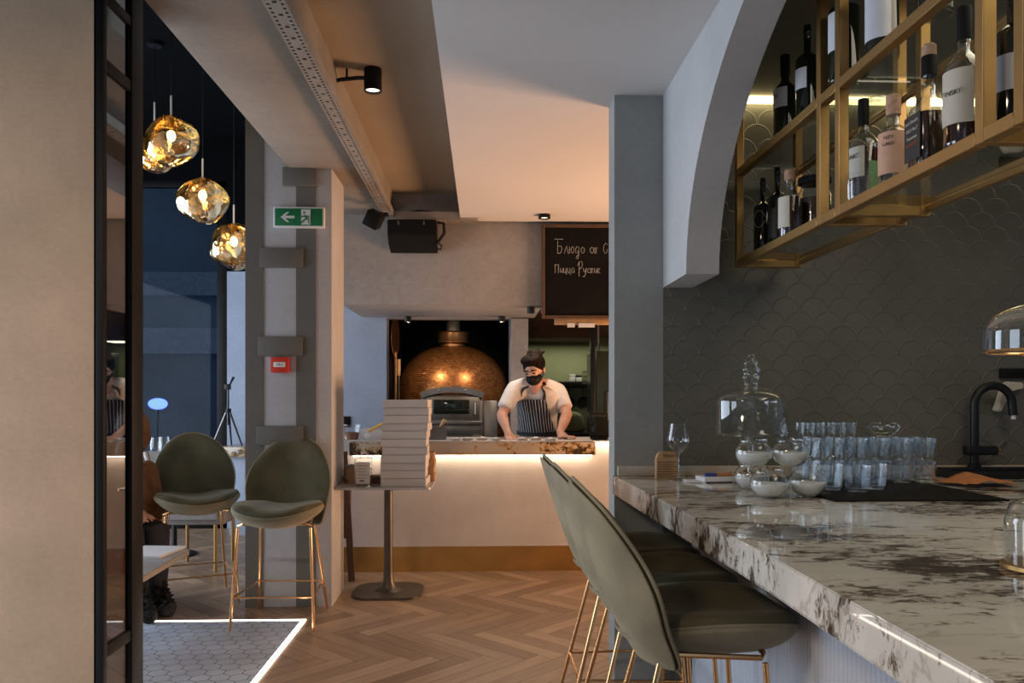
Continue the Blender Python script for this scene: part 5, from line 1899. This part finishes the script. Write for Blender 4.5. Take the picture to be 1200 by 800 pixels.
# tall cabinet by the pier
fy2 = 7.75
f0 = XAT(698.5, fy2)
fr_ = thing('tall_fridge', 'tall dark green cabinet at the right end of kitchen, beside the pier', 'fridge', (f0, fy2, 0))
fh = ZAT(705, 411, fy2)
MB().box(0, .75, .03, .7, .05, fh, .006).build('cabinet_body', M['fridge'], fr_)
MB().box(.004, .74, -.0, .03, fh * .5, fh - .004, .004).build('door', M['fridge'], fr_)
MB().box(.004, .74, -.0, .03, .08, fh * .5 - .006, .004).build('door', M['fridge'], fr_)
for z0, z1 in ((fh * .62, fh * .78), (.62, .80)):
    MB().tube([(.11, 0, z0), (.11, -.03, z0 + .01), (.11, -.03, z1 - .01), (.11, 0, z1)], .007, 8).build('handle', M['steel'], fr_)
MB().box(0, .75, .0, .7, 0.001, .05).build('plinth', M['black_matt'], fr_, 0)
pp = thing('steel_post', 'black steel post standing beside the tall green cabinet', 'post', (XAT(695, 7.7), 7.7, 0))
MB().box(-.026, .020, -.02, .02, 0.001, 2.6, .003).build('post_tube', M['black_metal'], pp)
MB().box(-.05, .045, -.045, .045, 0.0005, .012, .003).build('foot_plate', M['black_metal'], pp)
vp = MB().tube([(XAT(702, 7.9), 7.95, fh + .002), (XAT(702, 7.9), 7.95, 2.6)], .012, 8).build('pipe', M['steel'])
tag(vp, 'thin steel pipe rising above the tall green cabinet', 'pipe')

cpx = W(622, 500, 6.55).x
dl = thing('downlight', 'small black lamp added under the hood to brighten the chef at the pass', 'lamp', (cpx, 6.52, HZ), 0, 'lamps under the hood')  # extra lamp, added only to brighten the chef's face and shirt
MB().lathe([(0, -.004), (.03, -.004), (.03, -.055), (.026, -.055), (.026, -.04), (0, -.04)], 20).build('housing', M['black_metal'], dl)
MB().lathe([(0, -.041), (.025, -.041)], 20).build('lens', M['spot_face'], dl)
s_ = lamp('downlight_beam', 'SPOT', (0, 0, -.06), 22, (1, .82, .66), .06, (R(14), 0, 0), R(120), .7)
s_.parent = dl

# ================================================================== CHEF
def V(*a):
    return Vector(a)


def rings_mb(mb, secs, lat, n=28, grow=0.0):
    """elliptical rings: (centre, half width, half depth); lat is the sideways direction"""
    lat = Vector(lat).normalized()
    dep = Vector((0, 0, 1)).cross(lat).normalized()
    rg = []
    for c, rx, ry in secs:
        rg.append([mb.bm.verts.new(c + lat * math.cos(2 * PI * k / n) * (rx + grow) + dep * math.sin(2 * PI * k / n) * (ry + grow)) for k in range(n)])
    mb.skin_rings(rg)


def hand(mb, wrist, palm, fdir, side, curl=.35, sc=1.0):
    """palm and five separate bent fingers resting on a surface; side points to the thumb side"""
    fdir, side = Vector(fdir).normalized(), Vector(side).normalized()
    up = fdir.cross(side).normalized()
    if up.z < 0:
        up = -up
    mb.blob([wrist, wrist.lerp(palm, .5), palm], [.028 * sc, .030 * sc, .032 * sc], 12)
    rm = Matrix((side, fdir, up)).transposed().to_4x4()
    mb.ell(palm, (.042 * sc, .046 * sc, .017 * sc), rm, 14, 10)
    for k, (o_, ln) in enumerate(((.033, .066), (.012, .076), (-.010, .071), (-.031, .055))):
        b = palm + side * o_ * sc + fdir * .036 * sc
        d1 = (fdir * math.cos(curl * .4) - up * math.sin(curl * .4) + side * o_ * 3.2).normalized()
        d2 = (fdir * math.cos(curl) - up * math.sin(curl) + side * o_ * 3.2).normalized()
        m1 = b + d1 * ln * .5 * sc + up * .006
        mb.blob([b, m1, m1 + d2 * ln * .5 * sc], [.0098 * sc, .009 * sc, .0075 * sc], 8)
    b = palm + side * .036 * sc - fdir * .015 * sc
    m1 = b + (side * .8 + fdir * .6).normalized() * .036 * sc
    mb.blob([b, m1, m1 + (fdir * .9 + side * .35 - up * .15).normalized() * .03 * sc], [.0125 * sc, .011 * sc, .0085 * sc], 8)


ST = dict(mode='VOXEL', voxel_size=.0065, use_smooth_shade=True)
lat = V(.82, -.57, 0)
dep = V(0, 0, 1).cross(lat).normalized()       # points away from the camera
hip, wst, chst, upr = W(633, 520, 7.08), W(631, 503, 7.03), W(630, 473, 6.92), W(629, 457, 6.84)
nck, hd = W(628, 450, 6.77), W(626.5, 435, 6.66)
shL, shR = W(603, 455.5, 6.80), W(654, 458, 6.94)
elL, elR = W(588, 486, 6.70), W(664.5, 485, 6.78)
wrL, wrR = W(594.5, 505, 6.50), W(656, 507, 6.55)
haL, haR = W(597, 512, 6.42), W(660.5, 512.5, 6.47)
haL.z = haR.z = KZ + .021
secs = [(V(hip.x, hip.y, hip.z - .05), .165, .115), (hip, .165, .118), (wst, .160, .112), (wst.lerp(chst, .5), .163, .112), (chst, .180, .115), (chst.lerp(upr, .6), .178, .105), (upr, .140, .085), (upr.lerp(nck, .5), .075, .068), (nck, .058, .058)]
body = MB()
rings_mb(body, secs, lat)
body.blob([nck - V(0, -.02, .05), hd - V(0, -.03, .03)], [.058, .056], 14)
for sh in (shL, shR):
    body.blob([nck + V(0, .03, .01), nck.lerp(sh, .55) + V(0, .02, .022), sh], [.05, .056, .058], 12)
hm = Matrix.Translation(hd) @ Matrix.Rotation(R(-24), 4, 'Z') @ Matrix.Rotation(R(26), 4, 'X') @ Matrix.Rotation(R(-5), 4, 'Y')


def hv(x, y, z):
    return hm @ Vector((x, y, z))


h3 = hm.to_3x3().to_4x4()
body.ell(hv(0, .012, .03), (.077, .096, .092), h3, 24, 16)
body.ell(hv(0, -.030, -.045), (.058, .064, .072), h3, 20, 14)
body.ell(hv(0, -.060, .012), (.055, .036, .05), h3, 18, 12)
body.blob([hv(0, -.092, .022), hv(0, -.110, -.012)], [.008, .014], 8)
body.ell(hv(0, -.084, .040), (.052, .016, .010), h3, 14, 8)
for s in (-1, 1):
    body.ell(hv(s * .078, .012, .0), (.012, .020, .032), h3, 12, 8)
for sh, el, wr, ha, sgn in ((shL, elL, wrL, haL, 0), (shR, elR, wrR, haR, 1)):
    body.blob([sh.lerp(chst, .15), sh.lerp(el, .25), sh.lerp(el, .75), el], [.060, .056, .048, .044], 14)
    body.blob([el, el.lerp(wr, .3), el.lerp(wr, .8), wr], [.044, .046, .033, .029], 14)
hand(body, wrL, haL, (.15, -1, -.12), (1, .1, 0), .55, 1.06)
hand(body, wrR, haR, (.75, -.75, -.05), (-.7, -.7, 0), .18, 1.06)
for s in (-1, 1):
    h0 = hip + lat * .085 * s - V(0, 0, .06)
    k0, a0 = V(h0.x + .01 * s, h0.y + .02, .50), V(h0.x + .015 * s, h0.y + .06, .085)
    body.blob([h0, h0.lerp(k0, .5), k0], [.09, .078, .06], 14)
    body.blob([k0, k0.lerp(a0, .35), a0], [.058, .060, .040], 14)
    body.blob([V(a0.x, a0.y + .02, .045), V(a0.x + .02 * s, a0.y - .15, .035)], [.042, .034], 12)
chef = body.build('person', M['skin'], None, 0, mods=[('REMESH', ST), ('SMOOTH', dict(factor=.5, iterations=5))])
tag(chef, 'chef in white shirt, striped apron and black mask leaning over the pass counter', 'person')

sh_ = MB()
rings_mb(sh_, [(c, rx, ry) for c, rx, ry in secs[1:8]], lat, grow=.014)
for s_, el in ((shL, elL), (shR, elR)):
    sh_.blob([nck + V(0, .035, -.012), nck.lerp(s_, .55) + V(0, .02, .014), s_], [.055, .066, .070], 16)
    sh_.blob([s_.lerp(chst, .2), s_.lerp(el, .2)], [.075, .074], 16)
    sh_.tube([s_, s_.lerp(el, .3), s_.lerp(el, .72), s_.lerp(el, .76)], [.070, .071, .070, .066], 18)
shirt_o = sh_.build('shirt', M['shirt'], chef, 0, mods=[('REMESH', dict(mode='VOXEL', voxel_size=.009, use_smooth_shade=True)), ('SMOOTH', dict(factor=.5, iterations=6))])
tro = MB()
rings_mb(tro, [(V(hip.x, hip.y, hip.z - .10), .17, .12), (hip + V(0, 0, -.02), .172, .125), (hip + V(0, 0, .03), .172, .125)], lat, grow=.004)
for s in (-1, 1):
    h0 = hip + lat * .085 * s - V(0, 0, .06)
    k0, a0 = V(h0.x + .01 * s, h0.y + .02, .50), V(h0.x + .015 * s, h0.y + .06, .085)
    tro.blob([h0, h0.lerp(k0, .5), k0, k0.lerp(a0, .5), a0], [.10, .09, .075, .07, .06], 16)
tro.build('trousers', M['trousers'], chef, 0, mods=[('REMESH', dict(mode='VOXEL', voxel_size=.012, use_smooth_shade=True)), ('SMOOTH', dict(factor=.5, iterations=4))])


def torso_at(z):
    for (c0, a0, b0), (c1, a1, b1) in zip(secs, secs[1:]):
        if c0.z <= z <= c1.z:
            k = (z - c0.z) / max(1e-6, c1.z - c0.z)
            return c0.lerp(c1, k), a0 + (a1 - a0) * k, b0 + (b1 - b0) * k
    c, a_, b_ = secs[0]
    return V(c.x, c.y, z), a_, b_


ap = MB()
zt_, zl_ = chst.z + .035, .42
NU, NVV = 30, 26
gv = []
for j in range(NVV + 1):
    z = zl_ + (zt_ - zl_) * j / NVV
    c, rx, ry = torso_at(max(z, secs[0][0].z))
    k = max(0, min(1, (z - wst.z + .03) / (zt_ - wst.z + .03)))
    span = R(84 - 42 * k ** .8)
    g_ = .030 if z > hip.z else .030 + (hip.z - z) * .12
    row = []
    for i in range(NU + 1):
        a_ = -PI / 2 + span * (-1 + 2 * i / NU)
        wv = .004 * math.sin(i * 1.1 + z * 9)
        pnt = V(c.x, c.y, z) + lat * math.cos(a_) * (rx + g_) + dep * math.sin(a_) * (ry + g_ + wv)
        row.append((ap.bm.verts.new(pnt), (a_ + PI / 2) * .165 * 1.0, z))
    gv.append(row)
for j in range(NVV):
    for i in range(NU):
        q = (gv[j][i], gv[j][i + 1], gv[j + 1][i + 1], gv[j + 1][i])
        f = ap.bm.faces.new([a_[0] for a_ in q])
        for lp, a_ in zip(f.loops, q):
            lp[ap.uv].uv = (a_[1] + (a_[2] - 1.2) * .10, a_[2])
tl, tr2 = gv[-1][1][0].co.copy(), gv[-1][-2][0].co.copy()
apo = ap.build('apron', M['apron'], chef, 60, mods=[('SOLIDIFY', dict(thickness=.004))])
c, rx, ry = torso_at(wst.z + .0)
for sgn, p0 in ((-1, tl), (1, tr2)):
    top = nck + lat * .062 * sgn + V(0, 0, .005)
    path = []
    for q in range(15):
        t_ = q / 14
        path.append(p0.lerp(top, t_) + V(.10 * sgn * 0, -1, .05) * (.02 + .11 * math.sin(PI * min(1, t_ * 1.02))))
    path[0] = p0 - V(0, 0, .02) - dep * .004
    path += [top + dep * .02, top + dep * .06]
    so_ = MB().flat(path, .032, .004, -dep).build('apron_strap', M['strap'], apo)
    sw_ = so_.modifiers.new('fit', 'SHRINKWRAP')
    sw_.target = shirt_o
    sw_.wrap_method = 'NEAREST_SURFACEPOINT'
    sw_.wrap_mode = 'ON_SURFACE'
    sw_.offset = .009
    so_.modifiers.new('thickness', 'SOLIDIFY').thickness = .004
wb2 = MB()
pts = []
for i in range(25):
    a_ = -PI / 2 + R(100) * (-1 + 2 * i / 24)
    pts.append(V(c.x, c.y, c.z - .02 - .015 * math.sin(i / 24 * PI)) + lat * math.cos(a_) * (rx + .038) + dep * math.sin(a_) * (ry + .038))
wb2.flat(pts, .006, .03, (0, 0, 1))
wb2.build('waist_tie', M['apron'], apo)

mk_ = MB()
mk_.ell(hv(0, -.046, -.040), (.0655, .074, .058), h3, 22, 14)
mk_.ell(hv(0, -.088, -.022), (.030, .042, .034), h3, 16, 10)
for s in (-1, 1):
    mk_.tube([hv(s * .056, -.055, -.03), hv(s * .074, -.02, -.008), hv(s * .085, .006, .004)], .0035, 6)
    mk_.tube([hv(s * .056, -.05, -.055), hv(s * .074, -.015, -.03), hv(s * .085, .008, -.006)], .0035, 6)
mk_.build('face_mask', M['black_matt'], chef)
for s in (-1, 1):
    MB().ell(hv(s * .032, -.094, .022), (.013, .006, .006), h3, 10, 8).build('eye', M['ink'], chef)
    MB().blob([hv(s * .014, -.100, .044), hv(s * .034, -.100, .050), hv(s * .054, -.088, .044)], [.005, .006, .004], 8).build('eyebrow', M['hair'], chef)
ha_ = MB()
ha_.ell(hv(0, .028, .056), (.094, .100, .092), h3, 24, 16)
ha_.ell(hv(.0, -.02, .112), (.088, .075, .045), h3, 18, 12)
rr_ = random.Random(11)
for k in range(26):
    a_ = rr_.uniform(0, 2 * PI)
    q = rr_.uniform(.2, 1)
    b0 = hv(math.cos(a_) * .055 * q, .02 + math.sin(a_) * .07 * q, .125)
    ha_.blob([b0, b0 + V(rr_.uniform(-.03, .045), rr_.uniform(-.03, .03), rr_.uniform(.005, .038))], [.022, .012], 8)
ha_.ell(hv(.03, .05, .125), (.045, .045, .038), h3, 14, 10)
for s in (-1, 1):
    ha_.blob([hv(s * .08, .0, .05), hv(s * .082, -.012, .012)], [.014, .006], 8)
ha_.build('hair', M['hair'], chef, 0, mods=[('REMESH', dict(mode='VOXEL', voxel_size=.006, use_smooth_shade=True)), ('SMOOTH', dict(factor=.5, iterations=3))])

# ================================================================== LEFT-HAND LOUNGE
# stone console with tripod by the dark window
ly = 7.72
lx0, lx1 = XAT(254, ly), -1.775
lz0, lz1 = ZAT(270, 535.5, ly), ZAT(270, 523.5, ly)
cn = thing('console', 'pale console with amber veined stone top between dark window and pillar', 'console', (lx0, ly, 0))
MB().box(0, lx1 - lx0, 0, .46, lz0, lz1, .004).build('stone_top', M['stone2'], cn)
MB().box(.10, lx1 - lx0, .06, .44, .0, lz0, .004).build('body', M['blue_wall'], cn)
tpx = XAT(267.5, ly + .2)
tz = lz1
tz_top = ZAT(267, 440, ly + .2)
tpd = thing('tripod', 'black camera tripod standing on the stone console before the dark window', 'tripod', (tpx, ly + .2, tz))
th_ = tz_top - tz
ap_ = th_ * .50
for a_ in (200, -20, 90):
    MB().tube([(.012 * math.cos(R(a_)), .012 * math.sin(R(a_)), ap_), (.15 * math.cos(R(a_)), .10 * math.sin(R(a_)), .004)], [.011, .008], 8).build('leg', M['steel'] if a_ == 200 else M['black_metal'], tpd)
MB().tube([(0, 0, ap_ - .14), (0, 0, th_ * .82)], .009, 8).lathe([(0, ap_ - .02), (.028, ap_ - .02), (.028, ap_ + .02), (0, ap_ + .02)], 12).build('centre_column', M['black_metal'], tpd)
MB().box(-.032, .022, -.025, .025, th_ * .80, th_ * .88, .004).build('head', M['black_metal'], tpd)
MB().tube([(.014, 0, th_ * .87), (.055, -.01, th_ * .98)], [.008, .014], 8).build('pan_handle', M['black_metal'], tpd)

# round table with two glasses behind the chairs
g0 = W(190, 531, 6.75)
rt = thing('round_table', 'small dark high table with two glasses behind the turned velvet chair', 'table', (g0.x + .10, g0.y, 0))
MB().lathe([(0, g0.z - .025), (.28, g0.z - .025), (.285, g0.z - .012), (.28, g0.z), (0, g0.z)], 36).build('table_top', M['darkwood'], rt)
MB().lathe([(0, .001), (.18, .001), (.18, .012), (.03, .03), (.022, .06), (.022, g0.z - .025), (0, g0.z - .025)], 24).build('pedestal', M['black_metal'], rt)
for i, px_ in enumerate((182.5, 192.5)):
    p = W(px_, 531, 6.70 + i * .08)
    tmb = MB().lathe([(0, .002), (.03, .0), (.042, .03), (.045, .07), (.036, .135)], 28).lathe([(0, .006), (.028, .006), (.034, .02), (0, .02)], 20)
    o = tmb.build('water_glass', M['rib_glass'], None, 60)
    o.location = (p.x, p.y, g0.z + .0005)
    tag(o, '%s of two clear glasses seen beyond the turned velvet chair' % ('left' if i == 0 else 'right'), 'glass', 'pair of glasses on the high table')

# grey reclining chair behind
a0_, a1_ = W(170, 529, 6.05), W(190, 640, 6.05)
lcn = thing('lounge_chair', 'grey fabric chair with white edge behind the seated person and velvet chair', 'chair', (a1_.x, a1_.y, 0))
dx = a0_.x - a1_.x
zt1, zb1 = a0_.z, .40
sl2 = MB().prism([(dx * .99, zt1), (dx * .99 + .40, zt1 + .0), (.40, zb1), (.0, zb1)], 'y', 0, .07)
sl2.build('backrest', M['greycloth'], lcn)
MB().tube([(dx * .99, -.004, zt1), (0, -.004, zb1)], .014, 8).build('white_edge', M['whitecloth'], lcn)
MB().box(-.02, .44, .05, .50, zb1 - .05, zb1 + .05, .02).build('seat', M['greycloth'], lcn)
for px_, py_ in ((.02, .04), (.38, .04), (.02, .46), (.38, .46)):
    MB().tube([(px_, py_, zb1 - .04), (px_, py_, .002)], .014, 8).build('leg', M['brass'], lcn)

# low table with paper
TLZ = .45
c1 = G(215, 648, TLZ)
lt = thing('low_table', 'low square marble table with rounded corner at the left, white papers on it', 'table', (c1.x - .42, c1.y - .30, 0))
mb = MB().prism(rsq(.84, 1.02, .13, 8), 'z', TLZ - .034, TLZ)
mb.build('table_top', M['marble'], lt).rotation_euler = (0, 0, R(2))
mb = MB().prism(rsq(.848, 1.028, .134, 8), 'z', TLZ - .030, TLZ - .004)
mb.build('edge_band', M['zinc'], lt).rotation_euler = (0, 0, R(2))
MB().lathe([(0, .001), (.2, .001), (.2, .012), (.04, .03), (.03, .05), (.03, TLZ - .034), (0, TLZ - .034)], 28).build('pedestal', M['black_metal'], lt)
pc = G(178, 650, TLZ)
pr = thing('paper_pad', 'white pad of papers on the low marble table at the left', 'paper', (pc.x - .02, pc.y + .05, TLZ + .0005), R(-6))
MB().box(-.12, .12, -.15, .15, 0, .012, .001).build('sheets', M['paper'], pr, 0)
MB().box(-.122, .122, -.152, .152, .0121, .0135).build('cover', M['paper'], pr, 0)

# person half hidden by the partition
pz = 5.07
def SP(px_, py_):
    return W(px_, py_, pz)


nb_, hb_ = SP(144, 535), SP(152, 507)
pel = V(SP(138, 640).x, nb_.y + .02, .47)
lat2 = V(.6, .8, 0)
dep2 = V(0, 0, 1).cross(lat2).normalized()
arms = []
bd = MB()
chs = pel.lerp(nb_, .62)
rings_mb(bd, [(pel, .16, .12), (pel.lerp(nb_, .35), .15, .11), (chs, .165, .11), (pel.lerp(nb_, .86), .12, .08), (nb_, .05, .05)], lat2)
bd.blob([nb_, hb_], [.05, .055], 12)
bd.ell(hb_ + V(0, -.0, .05), (.078, .095, .11), Matrix.Rotation(R(30), 4, 'Z'), 20, 14)
bd.blob([hb_ + V(.04, -.085, .03), hb_ + V(.045, -.10, .01)], [.01, .014], 8)
for s in (-1, 1):
    hp = pel + lat2 * .09 * s
    kn = hp - dep2 * (.25 if s > 0 else .27) + V(0, 0, .01)
    an = kn - dep2 * .02 + V(.04 if s < 0 else 0, .0, 0)
    an.z = .10
    bd.blob([hp, hp.lerp(kn, .5), kn], [.085, .075, .058], 12)
    bd.blob([kn, kn.lerp(an, .4), an], [.056, .055, .038], 12)
    bd.blob([an - V(0, 0, .04), an + V(.09, -.10, -.055)], [.04, .032], 10)
    sh2 = chs + lat2 * .17 * s + V(0, 0, .08)
    el2 = sh2 - dep2 * .05 + lat2 * .03 * s - V(0, 0, .27)
    wr2 = el2 - dep2 * .06 - lat2 * s * .17 + V(0, 0, .03)
    bd.blob([sh2, sh2.lerp(el2, .5), el2], [.05, .045, .04], 12)
    bd.blob([el2, wr2], [.04, .028], 12)
    arms.append((sh2, el2, wr2))
    hand(bd, wr2, wr2 - dep2 * .06 - V(0, 0, .01), -dep2 - V(0, 0, .2), -lat2 * s, .4)
    if s > 0:
        legR = (hp.copy(), kn.copy(), an.copy())
    else:
        legL = (hp.copy(), kn.copy(), an.copy())
sitter = bd.build('person', M['skin'], None, 0, mods=[('REMESH', ST), ('SMOOTH', dict(factor=.5, iterations=4))])
tag(sitter, 'person in a rust brown coat and dark fluffy boots seated behind the glass partition', 'person')
ct = MB()
rt_ = SP(194, 637)
rings_mb(ct, [(V(pel.x + .03, pel.y - .02, .36), .25, .17), (V(pel.x + .02, pel.y, .50), .225, .155), (pel.lerp(nb_, .35), .175, .135), (chs, .155, .12), (pel.lerp(nb_, .84), .125, .095), (pel.lerp(nb_, .98), .075, .07)], lat2)
for sh2, el2, wr2 in arms:
    ct.blob([sh2, sh2.lerp(el2, .5), el2], [.07, .066, .06], 12)
    ct.blob([el2, el2.lerp(wr2, .85)], [.06, .05], 12)
for hp, kn, an in (legL, legR):
    ct.blob([hp, hp.lerp(kn, .6)], [.125, .112], 14)
ct.build('coat', M['rustcloth'], sitter, 0, mods=[('REMESH', dict(mode='VOXEL', voxel_size=.012, use_smooth_shade=True)), ('SMOOTH', dict(factor=.5, iterations=5))])
hr_ = MB()
hr_.ell(hb_ + V(.0, .022, .075), (.090, .100, .105), Matrix.Rotation(R(30), 4, 'Z'), 20, 14)
hr_.blob([hb_ + V(.06, .03, .06), hb_ + V(.07, .03, -.04), hb_ + V(.045, .04, -.10)], [.05, .05, .035], 12)
hr_.blob([hb_ + V(-.06, .05, .06), hb_ + V(-.07, .05, -.04), hb_ + V(-.05, .06, -.12)], [.05, .05, .035], 12)
hr_.build('hair', M['rustcloth'], sitter, 0, mods=[('REMESH', dict(mode='VOXEL', voxel_size=.01, use_smooth_shade=True)), ('SMOOTH', dict(factor=.5, iterations=3))])
for hp, kn, an in (legL, legR):
    MB().blob([hp, hp.lerp(kn, .5), kn, kn.lerp(an, .4), an + V(0, 0, .06)], [.105, .098, .090, .078, .06], 14).build('trouser_leg', M['trousers'], sitter)
    bo = MB()
    bo.blob([an + V(0, 0, .10), an - V(0, 0, .03), an + V(.04, -.04, -.045), an + V(.12, -.13, -.058)], [.062, .062, .055, .045], 12)
    rr_ = random.Random(2)
    for k in range(150):
        t_ = rr_.random()
        b0 = an.lerp(an + V(.12, -.13, -.055), t_) + V(0, 0, .08 * (1 - t_) * rr_.random())
        d = V(rr_.uniform(-1, 1), rr_.uniform(-1, 1), rr_.uniform(-.1, 1)).normalized()
        q = b0 + d * .042
        q2 = b0 + d * .060 + V(0, 0, -.008)
        if q2.z < .006: q2.z = .006
        if q.z < .012: q.z = .012
        bo.tube([b0, q, q2], [.016, .012, .004], 5)
    bo.build('fluffy_boot', M['fur'], sitter)
st_ = thing('pouf', 'round grey pouf under the seated person in the rust coat', 'pouf', (pel.x - .02, pel.y + .03, 0))
MB().lathe([(0, .001), (.24, .001), (.26, .02), (.265, .18), (.26, .34), (.235, .365), (0, .37)], 32).build('cushion', M['greycloth'], st_)
MB().tube([(.262 * math.cos(2 * PI * q / 32), .262 * math.sin(2 * PI * q / 32), .33) for q in range(32)], .006, 6, closed=True).build('piping', M['whitecloth'], st_)
